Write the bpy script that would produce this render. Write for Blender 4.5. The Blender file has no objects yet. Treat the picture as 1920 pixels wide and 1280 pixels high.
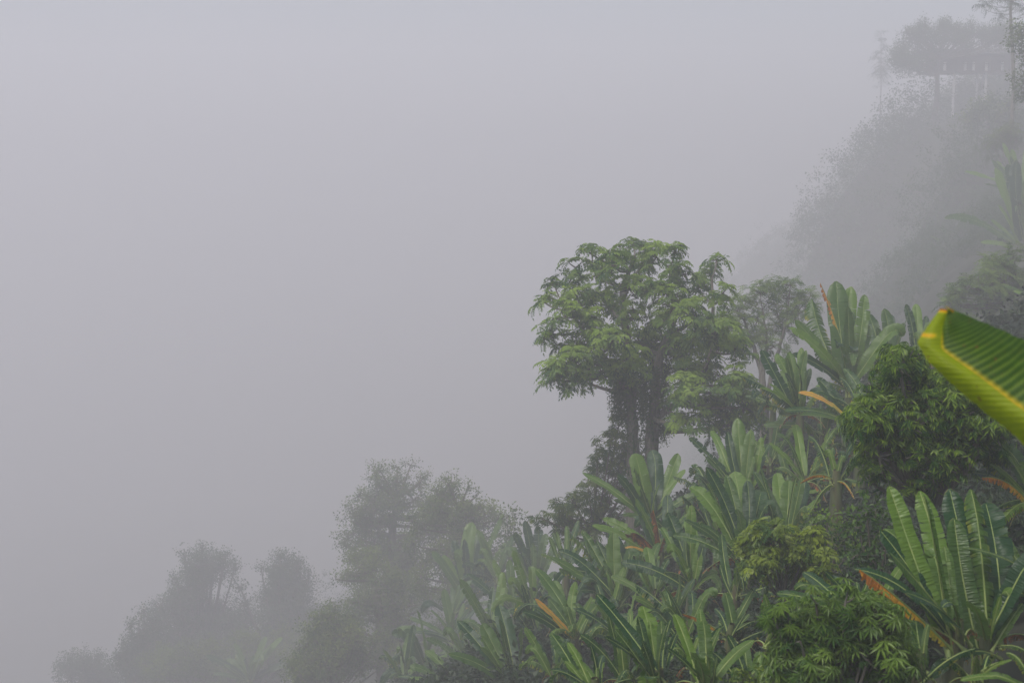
import bpy, math, random
import numpy as np
from mathutils import Vector

C = bpy.context.scene.collection
sc = bpy.context.scene
R = math.radians

# ------------------------------------------------------------------ camera
F = 2637.0                      # focal length in pixels of a 1920 px wide frame
PITCH = 8.0
cam = bpy.data.cameras.new("camera")
cam.sensor_width = 36.0
cam.lens = F / 1920 * 36.0
cam.clip_start = 0.1
cam.clip_end = 3000
cam.dof.use_dof = True
cam.dof.focus_distance = 19.0
cam.dof.aperture_fstop = 5.0
camo = bpy.data.objects.new("camera", cam)
camo.rotation_euler = (R(90 - PITCH), 0, 0)
C.objects.link(camo)
sc.camera = camo

# ------------------------------------------------------------------ sky, sun, exposure
SUN_EL, SUN_AZ = 60.0, -135.0    # degrees; azimuth from +Y towards +X
w = bpy.data.worlds.new("World"); sc.world = w; w.use_nodes = True
nt = w.node_tree
bg = nt.nodes["Background"]
sky = nt.nodes.new("ShaderNodeTexSky")
sky.sky_type = 'NISHITA'; sky.sun_disc = False
sky.sun_elevation = R(SUN_EL); sky.sun_rotation = R(SUN_AZ)
sky.air_density = 1.0; sky.dust_density = 6.0; sky.ozone_density = 1.0; sky.altitude = 900
nt.links.new(sky.outputs[0], bg.inputs[0])
bg.inputs[1].default_value = 0.09
sun = bpy.data.lights.new("sun", 'SUN'); sun.energy = 1.7; sun.angle = R(25); sun.color = (1, .96, .9)
suno = bpy.data.objects.new("sun", sun); C.objects.link(suno)
d = Vector((math.sin(R(SUN_AZ)) * math.cos(R(SUN_EL)), math.cos(R(SUN_AZ)) * math.cos(R(SUN_EL)), math.sin(R(SUN_EL))))
suno.rotation_euler = d.to_track_quat('Z', 'Y').to_euler()
sc.view_settings.view_transform = 'Standard'
sc.view_settings.look = 'None'
sc.view_settings.exposure = 0.7
sc.view_settings.gamma = 1.0
sc.cycles.use_denoising = True
sc.cycles.max_bounces = 8
sc.cycles.diffuse_bounces = 3
sc.cycles.glossy_bounces = 2
sc.cycles.transmission_bounces = 3
sc.cycles.volume_bounces = 2
HAZE_DENSITY = 0.0074
HAZE_COLOR = (.965, .945, .955)
HAZE_TOP = 30.0

# ------------------------------------------------------------------ helpers
CP, SP = math.cos(R(PITCH)), math.sin(R(PITCH))
def near(d):
    s = min(1., max(0., (d - 12) / 9)); return d * (.70 + .30 * s * s * (3 - 2 * s))
def at(u, v, d):
    """world point seen at photo pixel (u, v) when it stands d metres ahead"""
    X = (u - 960) / F * d; Z = -(v - 640) / F * d
    return np.array([X, d * CP + Z * SP, -d * SP + Z * CP])

def unit(v):
    return v / (np.linalg.norm(v, axis=-1, keepdims=True) + 1e-9)

def mesh(name, V, faces, attrs=None, uv=None, mats=(), midx=None, smooth=True):
    """faces: list of (M,3)/(M,4) integer arrays"""
    me = bpy.data.meshes.new(name)
    V = np.asarray(V, dtype=np.float32)
    me.vertices.add(len(V)); me.vertices.foreach_set("co", V.ravel())
    faces = [np.asarray(f, dtype=np.int32) for f in faces if len(f)]
    loops = np.concatenate([f.ravel() for f in faces])
    tot = np.concatenate([np.full(len(f), f.shape[1], dtype=np.int32) for f in faces])
    start = np.concatenate([[0], np.cumsum(tot)[:-1]]).astype(np.int32)
    me.loops.add(len(loops)); me.loops.foreach_set("vertex_index", loops)
    me.polygons.add(len(tot)); me.polygons.foreach_set("loop_start", start)
    try: me.polygons.foreach_set("loop_total", tot)
    except Exception: pass
    if midx is not None: me.polygons.foreach_set("material_index", np.asarray(midx, dtype=np.int32))
    me.polygons.foreach_set("use_smooth", np.full(len(tot), smooth, dtype=bool))
    for k, a in (attrs or {}).items():
        at_ = me.attributes.new(k, 'FLOAT', 'POINT'); at_.data.foreach_set("value", np.asarray(a, dtype=np.float32))
    if uv is not None:
        l = me.uv_layers.new(name="UVMap"); l.data.foreach_set("uv", np.asarray(uv, dtype=np.float32)[loops].ravel())
    for m in mats: me.materials.append(m)
    me.update(calc_edges=True); me.validate()
    return me

def obj(name, me, parent=None, loc=None):
    o = bpy.data.objects.new(name, me); C.objects.link(o)
    if parent: o.parent = parent
    if loc is not None: o.location = [float(c) for c in loc]
    return o

def thing(name, label, cat, loc, group=None):
    o = bpy.data.objects.new(name, None); C.objects.link(o)
    o.location = [float(c) for c in loc]; o.empty_display_size = .2
    o['label'] = label; o['category'] = cat
    if group: o['group'] = group
    return o

def tube(P, rad, n=7):
    P = np.asarray(P, float); rad = np.asarray(rad, float)
    T = unit(np.gradient(P, axis=0))
    ref = np.where(np.abs(T[:, 2:3]) > .9, np.array([[1., 0, 0]]), np.array([[0, 0, 1.]]))
    A = unit(np.cross(T, ref)); B = np.cross(T, A)
    th = np.linspace(0, 2 * math.pi, n, endpoint=False)
    V = P[:, None] + rad[:, None, None] * (A[:, None] * np.cos(th)[None, :, None] + B[:, None] * np.sin(th)[None, :, None])
    m = len(P)
    i = np.arange(m - 1)[:, None] * n; j = np.arange(n)[None]; k = (j + 1) % n
    Q = np.stack([i + j, i + k, i + n + k, i + n + j], -1).reshape(-1, 4)
    return V.reshape(-1, 3), Q

class Bag:
    def __init__(s): s.V = []; s.F = []; s.n = 0; s.A = []
    def add(s, V, Fc, a=0.0):
        s.V.append(V); s.F.append(np.asarray(Fc) + s.n); s.n += len(V)
        s.A.append(np.full(len(V), a) if np.isscalar(a) else a)
    def mesh(s, name, mats, attr='tint', smooth=True):
        t = [f for f in s.F if f.shape[1] == 3]; q = [f for f in s.F if f.shape[1] == 4]
        fs = ([np.concatenate(t)] if t else []) + ([np.concatenate(q)] if q else [])
        return mesh(name, np.concatenate(s.V), fs, {attr: np.concatenate(s.A)}, None, mats, None, smooth)

def bezier(O, M, T, n):
    t = np.linspace(0, 1, n)[:, None]
    return (1 - t) ** 2 * O + 2 * t * (1 - t) * M + t ** 2 * T

# ------------------------------------------------------------------ materials
def new_mat(name):
    m = bpy.data.materials.new(name); m.use_nodes = True
    t = m.node_tree; t.nodes.clear()
    return m, t, (lambda k, **kw: _node(t, k, kw)), t.links.new
def _node(t, k, kw):
    n = t.nodes.new("ShaderNode" + k)
    for a, b in kw.items(): setattr(n, a, b)
    return n
def ramp(n, pts):
    e = n.color_ramp.elements
    while len(e) > 1: e.remove(e[-1])
    e[0].position = pts[0][0]; e[0].color = (*pts[0][1], 1)
    for p, c in pts[1:]:
        x = e.new(p); x.color = (*c, 1)

def foliage(name, old, young, trans=.3, rough=.5, scale=2.5):
    """small leaves: 'tint' attribute runs from old (0) to young (1) leaf colour"""
    m, t, N, L = new_mat(name)
    out = N("OutputMaterial"); b = N("BsdfPrincipled"); tr = N("BsdfTranslucent"); mx = N("MixShader")
    a = N("Attribute", attribute_name="tint"); co = N("TexCoord"); no = N("TexNoise")
    no.inputs["Scale"].default_value = scale; no.inputs["Detail"].default_value = 3
    L(co.outputs["Object"], no.inputs["Vector"])
    ad = N("Math", operation='MULTIPLY_ADD'); ad.inputs[1].default_value = .5; L(no.outputs[0], ad.inputs[0])
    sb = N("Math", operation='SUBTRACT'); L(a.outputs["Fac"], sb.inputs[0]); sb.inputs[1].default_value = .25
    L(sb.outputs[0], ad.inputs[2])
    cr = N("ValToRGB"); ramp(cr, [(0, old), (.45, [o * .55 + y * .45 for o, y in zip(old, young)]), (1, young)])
    L(ad.outputs[0], cr.inputs[0])
    L(cr.outputs[0], b.inputs["Base Color"]); b.inputs["Roughness"].default_value = rough
    b.inputs["Specular IOR Level"].default_value = .35
    g = N("Mix", data_type='RGBA', blend_type='MULTIPLY'); g.inputs[0].default_value = 1
    L(cr.outputs[0], g.inputs[6]); g.inputs[7].default_value = (1.25, 1.3, .6, 1)
    L(g.outputs[2], tr.inputs[0]); mx.inputs[0].default_value = trans
    L(b.outputs[0], mx.inputs[1]); L(tr.outputs[0], mx.inputs[2]); L(mx.outputs[0], out.inputs[0])
    return m

def plain(name, c1, c2, scale=6, rough=.85, bump=.3, stretch=(1, 1, 1)):
    m, t, N, L = new_mat(name)
    out = N("OutputMaterial"); b = N("BsdfPrincipled"); co = N("TexCoord"); no = N("TexNoise"); mp = N("Mapping")
    mp.inputs["Scale"].default_value = stretch
    no.inputs["Scale"].default_value = scale; no.inputs["Detail"].default_value = 6
    L(co.outputs["Object"], mp.inputs[0]); L(mp.outputs[0], no.inputs["Vector"])
    cr = N("ValToRGB"); ramp(cr, [(.3, c1), (.7, c2)]); L(no.outputs[0], cr.inputs[0])
    L(cr.outputs[0], b.inputs["Base Color"]); b.inputs["Roughness"].default_value = rough
    bp = N("Bump"); bp.inputs["Strength"].default_value = bump; bp.inputs["Distance"].default_value = .03
    L(no.outputs[0], bp.inputs["Height"]); L(bp.outputs[0], b.inputs["Normal"]); L(b.outputs[0], out.inputs[0])
    return m

def banana_mat(name, g1, g2, under, trans=.3, rough=.42):
    """'age' attribute: 0 green .. 1 dead; UV.x runs along the midrib, UV.y out to the margin"""
    m, t, N, L = new_mat(name)
    out = N("OutputMaterial"); b = N("BsdfPrincipled"); tr = N("BsdfTranslucent"); mx = N("MixShader")
    oi = N("ObjectInfo"); a = N("Attribute", attribute_name="age"); uv = N("UVMap", uv_map="UVMap")
    mp = N("Mapping"); mp.inputs["Scale"].default_value = (60, 1.2, 1); L(uv.outputs[0], mp.inputs[0])
    vn = N("TexNoise"); vn.inputs["Scale"].default_value = 1; vn.inputs["Detail"].default_value = 2; L(mp.outputs[0], vn.inputs["Vector"])
    ad0 = N("VectorMath", operation='ADD'); L(uv.outputs[0], ad0.inputs[0])
    cx = N("CombineXYZ"); ml = N("Math", operation='MULTIPLY'); ml.inputs[1].default_value = 37; L(oi.outputs["Random"], ml.inputs[0]); L(ml.outputs[0], cx.inputs[2])
    L(cx.outputs[0], ad0.inputs[1])
    bn = N("TexNoise"); bn.inputs["Scale"].default_value = 4; bn.inputs["Detail"].default_value = 4; L(ad0.outputs[0], bn.inputs["Vector"])
    gm = N("Mix", data_type='RGBA'); gm.inputs[6].default_value = (*g1, 1); gm.inputs[7].default_value = (*g2, 1)
    s1 = N("Math", operation='MULTIPLY_ADD'); L(vn.outputs[0], s1.inputs[0]); s1.inputs[1].default_value = .32
    s2 = N("Math", operation='MULTIPLY_ADD'); L(oi.outputs["Random"], s2.inputs[0]); s2.inputs[1].default_value = 1.15; s2.inputs[2].default_value = -.34
    L(s2.outputs[0], s1.inputs[2]); s1.use_clamp = True; L(s1.outputs[0], gm.inputs[0])
    geo = N("NewGeometry"); um = N("Mix", data_type='RGBA'); L(geo.outputs["Backfacing"], um.inputs[0])
    L(gm.outputs[2], um.inputs[6]); um.inputs[7].default_value = (*under, 1)
    # ageing
    ag0 = N("Math", operation='MULTIPLY_ADD'); L(bn.outputs[0], ag0.inputs[0]); ag0.inputs[1].default_value = 1.8; ag0.inputs[2].default_value = .1
    ag = N("Math", operation='MULTIPLY'); L(a.outputs["Fac"], ag.inputs[0]); L(ag0.outputs[0], ag.inputs[1])
    cr = N("ValToRGB"); ramp(cr, [(0, (.2, .26, .03)), (.3, (.55, .42, .04)), (.48, (.68, .32, .03)), (.66, (.48, .17, .03)), (1, (.13, .075, .045))])
    L(ag.outputs[0], cr.inputs[0])
    mr = N("MapRange"); mr.inputs[1].default_value = .12; mr.inputs[2].default_value = .3; L(ag.outputs[0], mr.inputs[0])
    am = N("Mix", data_type='RGBA'); L(mr.outputs[0], am.inputs[0]); L(um.outputs[2], am.inputs[6]); L(cr.outputs[0], am.inputs[7])
    L(am.outputs[2], b.inputs["Base Color"]); b.inputs["Roughness"].default_value = rough
    b.inputs["Specular IOR Level"].default_value = .45
    bp = N("Bump"); bp.inputs["Strength"].default_value = .5; bp.inputs["Distance"].default_value = .03
    L(vn.outputs[0], bp.inputs["Height"]); L(bp.outputs[0], b.inputs["Normal"])
    g = N("Mix", data_type='RGBA', blend_type='MULTIPLY'); g.inputs[0].default_value = 1
    L(am.outputs[2], g.inputs[6]); g.inputs[7].default_value = (1.3, 1.35, .55, 1); L(g.outputs[2], tr.inputs[0])
    mx.inputs[0].default_value = trans; L(b.outputs[0], mx.inputs[1]); L(tr.outputs[0], mx.inputs[2]); L(mx.outputs[0], out.inputs[0])
    return m

M_BAN = banana_mat("banana_leaf", (.018, .066, .016), (.130, .230, .022), (.10, .185, .036), .36, .34)
M_RIB = plain("midrib", (.17, .25, .06), (.28, .33, .09), 8, .5, .1)
M_STEM = plain("banana_stem", (.09, .075, .035), (.11, .15, .05), 5, .6, .4, (4, 4, .7))
M_BARK = plain("bark", (.07, .065, .05), (.20, .18, .14), 7, .9, .6, (3, 3, .6))
M_HERO = foliage("pinnate_foliage", (.036, .105, .026), (.28, .40, .05), .38, .5, 1.2)
M_LANCE = foliage("lance_foliage", (.024, .085, .012), (.23, .34, .025), .34, .42, 3)
M_PALM = foliage("palmate_foliage", (.036, .095, .016), (.18, .28, .035), .33, .42, 3)
M_YEL = foliage("yellowish_foliage", (.04, .10, .018), (.26, .33, .03), .35, .45, 3)
M_DARK = foliage("creeper_foliage", (.022, .065, .015), (.11, .19, .03), .3, .4, 3)
M_SHADE = foliage("shaded_undergrowth", (.010, .026, .008), (.040, .075, .016), .2, .5, 3)  # darker than the other foliage: deep shade of the gaps painted into the leaves
M_MID = foliage("grey_green_foliage", (.04, .09, .028), (.18, .23, .05), .3, .6, 1)
M_OLIVE = foliage("olive_foliage", (.045, .095, .022), (.21, .27, .05), .3, .6, 1)
M_SOFT = foliage("soft_foliage", (.045, .105, .03), (.22, .31, .06), .35, .6, 1)
M_FAR = foliage("distant_foliage", (.03, .065, .025), (.08, .14, .045), .25, .6, .5)

# ------------------------------------------------------------------ terrain
ANCH = []                       # (x, y, z, radius)
def plane_z(x, y):
    z = -4.6 + 1.5 * np.exp(-(y / 13.) ** 2) + .62 * x - .17 * y
    X = x / np.maximum(y, 5.)
    s = np.clip((y - 42 + 14 * np.clip((X - .15) / .1, 0, 1)) / 50, 0, 1); s = s * s * (3 - 2 * s)
    z = z - 30 * s * np.exp(-((X - .13) / np.where(X > .13, .26, .18)) ** 2)
    z = z - .2 * np.maximum(0, y - 125) / (1 + np.exp((X - .10) / .04))
    yb = 128 + np.clip(.34 - X, -.02, .4) * 950
    s2 = np.clip((y - yb) / (45 + 50 * np.clip((.32 - X) / .1, 0, 1)), 0, 1); s2 = s2 * s2 * (3 - 2 * s2)
    z = z + 32 * s2 * np.exp(-((X - .22) / .22) ** 2)
    z = 6.5 - 3 * np.logaddexp(0, (6.5 - z) / 3)        # hilltop on the right
    z = -115 + 10 * np.logaddexp(0, (z + 115) / 10)   # valley floor on the left
    return z
def ground(x, y):
    x = np.asarray(x, float); y = np.asarray(y, float)
    z = plane_z(x, y)
    num = np.zeros_like(z); den = np.full_like(z, 1e-9); keep = np.ones_like(z)
    for ax, ay, az, r in ANCH:
        q = np.exp(-((x - ax) ** 2 + (y - ay) ** 2) / r ** 2)
        num += q * (az + .5 * (x - ax) - .17 * (y - ay)); den += q; keep *= 1 - q
    z = z * keep + num / den * (1 - keep)
    # ledge on which the viewer stands
    k = np.clip((y - 1.2) / 4.5, 0, 1); k = k * k * (3 - 2 * k)
    k2 = np.clip((np.abs(x) - 2.0) / 4, 0, 1)
    led = -1.75 + .1 * x
    return np.where(y < 6, led * (1 - np.maximum(k, k2 * .6)) + z * np.maximum(k, k2 * .6), z)
def anchor(u, v, d, below=0.0, r=None):
    d = near(d)
    p = at(u, v, d); ANCH.append((p[0], p[1], p[2] - below, r or (1.2 + .09 * d)))

# ------------------------------------------------------------------ banana plants
def leaf_geo(O, T, bow=.06, W=.3, face=.6, kind='g', rg=None, flop=0.0):
    """one blade from its foot O to its tip T; returns verts, quads, uv, age, material index"""
    ln = np.linalg.norm(T - O); up = np.array([0, 0, 1.])
    h = T - O; hh = np.array([h[0], h[1], 0]); hn = unit(hh + 1e-6)
    side = rg.normal(0, .06) * ln * np.array([-hn[1], hn[0], 0])
    M = O + h * .52 + up * bow * ln - hn * bow * .25 * ln + side
    def curve(t):
        t = np.asarray(t)[..., None]
        P = (1 - t) ** 2 * O + 2 * t * (1 - t) * M + t ** 2 * T
        k = np.clip((t - .5) / .5, 0, 1)
        P = P - up * flop * ln * k ** 2.2 - h * .30 * flop * k ** 2.5
        D = unit(2 * (1 - t) * (M - O) + 2 * t * (T - M) - up * flop * ln * 4.4 * k ** 1.2 - h * 1.5 * flop * k ** 1.5)
        return P, D
    mid = (O + T) / 2
    toc = unit(-mid)
    def frame(D):
        ref = up * .7 - hn * .8 + face * toc
        Nn = unit(ref - D * np.sum(D * ref, -1, keepdims=True))
        return Nn, np.cross(D, Nn)
    def prof(t):
        s = np.clip((t - .07) / .93, 0, 1)
        return W * np.maximum(np.clip(s / .22, 0, 1) ** .55 * np.clip(1 - np.clip((s - .72) / .28, 0, 1) ** 2.6, 0, 1) ** .55 * (1 - .12 * s), .03)
    fold = {'g': .28, 't': -.1, 'd': -1.2, 'o': -.6, 'y': .3, 'f': 1.15}[kind] + rg.normal(0, .12)
    if kind == 'f': W *= .55
    if kind == 'o': W *= .68
    rag = kind == 'g' and rg.random() < .38
    if rag: J, gap, dj = int(rg.integers(11, 17)), .09, .17
    elif kind == 't': J, gap, dj = int(rg.integers(22, 30)), .32, .35
    elif kind in 'do': J, gap, dj = int(rg.integers(18, 26)), .3, .5
    else: J, gap, dj = int(rg.integers(4, 9)), .02, .07
    m, K = (3, 4) if J > 17 else (7, 5)
    VV, QQ, UU, AA, MI = [], [], [], [], []; n0 = 0
    ph = rg.uniform(0, 6, 4)
    for sd in (1, -1):
        cuts = np.sort(np.concatenate([[.05, 1.], np.clip(np.linspace(.05, 1, J + 1)[1:-1] + rg.normal(0, .18 / J, J - 1), .06, .99)]))
        t0, t1 = cuts[:-1], cuts[1:]
        s = np.linspace(0, 1, K)
        tt = t0[:, None] + (t1 - t0)[:, None] * np.linspace(0, 1, m)[None]            # J,m
        tc = ((t0 + t1) / 2)[:, None, None]
        g = np.clip(np.abs(rg.normal(gap, gap * .5, J)), 0, .8)[:, None, None]
        te = tc + (tt[:, :, None] - tc) * (1 - g * s[None, None] ** 1.6)               # J,m,K
        lean = .10 * W / ln
        te2 = np.clip(te + (lean * s ** 1.5)[None, None] * (te < .9), 0, 1)
        P, D = curve(te2); Nn, B = frame(D)
        wv = prof(te)[..., None] * s[None, None, :, None]
        a = fold + .10 * np.sin(te * 9 + ph[0] + sd) + rg.normal(0, dj, J)[:, None, None] * s[None, None]
        a = a[..., None]
        dr = (.22 if kind in 'gyf' else .5) * s[None, None, :, None]
        ripple = (.05 * np.sin(te * 38 + ph[1]) + .06 * np.sin(te * 13 + ph[2] * sd))[..., None] * W * s[None, None, :, None]
        V = P + sd * wv * np.cos(a) * B + (wv * np.sin(a) - wv * dr + ripple) * Nn
        if kind in 'tdo':
            V = V - up * (wv * s[None, None, :, None] * (.35 if kind == 't' else .6))
        i = (np.arange(J)[:, None, None] * m + np.arange(m - 1)[None, :, None]) * K + np.arange(K - 1)[None, None]
        q = np.stack([i, i + K, i + K + 1, i + 1], -1).reshape(-1, 4)
        if sd > 0: q = q[:, ::-1]
        VV.append(V.reshape(-1, 3)); QQ.append(q + n0); n0 += J * m * K
        UU.append(np.stack([te2 + 0 * s, np.broadcast_to(s * .5 + (0 if sd > 0 else .5), te2.shape)], -1).reshape(-1, 2))
        edge = (s[None, None] ** 3) * np.ones_like(te)
        if kind == 'g': ag = .10 * edge + .1 * np.clip((te - .93) / .07, 0, 1)
        elif kind == 'f': ag = .0 * te
        elif kind == 't': ag = .12 * edge + .12 * rg.random(J)[:, None, None] * np.ones_like(te)
        elif kind == 'y': ag = .36 + .1 * te
        elif kind == 'o': ag = .22 + .38 * np.clip((te - .1) / .75, 0, 1) + .3 * edge * (rg.random(J)[:, None, None])
        else: ag = .85 + .15 * rg.random(J)[:, None, None] * np.ones_like(te)
        AA.append(ag.reshape(-1)); MI.append(np.zeros(len(q), int))
    tr = np.linspace(0, .985, 12); P, D = curve(tr)
    r = np.interp(tr, [0, .1, 1], [.026, .011, .003]) * (.5 + ln * .22)
    Vt, Qt = tube(P, r, 5)
    VV.append(Vt); QQ.append(Qt + n0); UU.append(np.zeros((len(Vt), 2)))
    AA.append(np.full(len(Vt), .9 if kind == 'd' else 0.)); MI.append(np.ones(len(Qt), int))
    return np.concatenate(VV), np.concatenate(QQ), np.concatenate(UU), np.concatenate(AA), np.concatenate(MI)

KINDNAME = {'d': ('withered_leaf', 'brown withered banana leaf hanging down'), 'o': ('dying_leaf', 'orange brown dying leaf with a fringed edge'),
            'y': ('yellow_leaf', 'bright yellow dying leaf'), 't': ('leaf', 'leaf torn into a fringe of strips'), 'g': ('leaf', None), 'f': ('leaf', 'new leaf still rolled up')}
N_BAN = [0]
def banana(u, v, d, label, leaves=(), extra=6, L=None, stem=.9, seed=0, group='banana plants on the misty slope', shape=1.0, torn=.5, dead=1):
    """u, v, d: where the leaves leave the stem; leaves: (tip u, tip v, depth offset, kind, width factor, bow)"""
    rg = np.random.default_rng(1000 + seed + N_BAN[0]); N_BAN[0] += 1
    d = near(d); Oc = at(u, v, d); g = float(ground(Oc[0], Oc[1]))
    hs = max(.35, Oc[2] - g)
    base = np.array([Oc[0] + rg.normal(0, .05), Oc[1] + .1, Oc[2] - hs])
    if Oc[2] - g < .35: base[2] = Oc[2] - .35
    root = thing('banana_plant', label, 'banana plant', base, group)
    k = np.linspace(0, 1, 7)[:, None]
    P = base * (1 - k) + (Oc + np.array([0, 0, .12])) * k - np.array([0, 0, .25]) * (1 - k) ** 6
    sr = .5 * min(.17, .075 + .06 * (L or 2)) * (.6 + .4 * min(1, hs)) * (.8 if d < 12 else 1)
    V, Q = tube(P, np.interp(k[:, 0], [0, .15, .5, .85, 1], [1.35, 1.2, 1, .8, .45]) * sr, 9)
    obj('pseudostem', mesh('pseudostem', V - base, [Q], mats=[M_STEM]), root)
    # the leaf length is that of the longest traced leaf
    spec = []
    for lf in leaves:
        lf = tuple(lf) + (None,) * (6 - len(lf))
        T = at(lf[0], lf[1], d + (lf[2] if lf[2] is not None else rg.normal(0, .25)) * min(1, d / 17))
        spec.append((T, lf[3] or 'g', lf[4] or 1.0, lf[5], .07 if rg.random() < .3 else 0.))
    if L is None:
        ls = [np.linalg.norm(T - Oc) for T, *_ in spec]; L = np.sort(ls)[-2] if len(ls) > 1 else ls[0]
    for i in range(extra + (1 if d < 10 else 4)):
        az = rg.uniform(0, 2 * math.pi); el = rg.choice([rg.uniform(50, 80), rg.uniform(5, 50)])
        ln = L * rg.uniform(.45, .95); e = R(el)
        D = np.array([math.cos(az) * math.cos(e), math.sin(az) * math.cos(e), math.sin(e)])
        kd = 't' if (rg.random() < torn and el < 50) else 'g'
        spec.append((Oc + D * ln, kd, 1.0, .05 if el > 50 else .16, rg.uniform(.15, .45) if rg.random() < .5 else 0.))
    for i in range(dead * 2):
        az = rg.uniform(0, 2 * math.pi); ln = L * rg.uniform(.55, .85)
        D = np.array([math.cos(az) * .7, math.sin(az) * .7, -rg.uniform(.0, .45)])
        spec.append((Oc + D * ln, 'd', .8, .35, .1))
    for T, kd, wf, bow, flop in spec:
        ln = np.linalg.norm(T - Oc); el = (T - Oc)[2] / ln
        if bow is None: bow = .05 if el > .75 else (.10 if el > .3 else .18)
        if kd == 'f': bow = .02
        Wd = min(ln, L) * rg.uniform(.070, .093) * wf * shape
        O = Oc + np.array([rg.normal(0, .03), rg.normal(0, .03), rg.uniform(-.28, .02) * min(1, ln / 2)])
        V, Q, U, A, MI = leaf_geo(O, T, bow, Wd, rg.uniform(.4, 1.4), kd, rg, flop)
        nm, lab = KINDNAME[kd]
        me = mesh(nm, V - base, [Q], {'age': A}, U, [M_BAN, M_RIB], MI)
        o = obj(nm, me, root)
        if lab: o['label'] = lab
    return root

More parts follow.
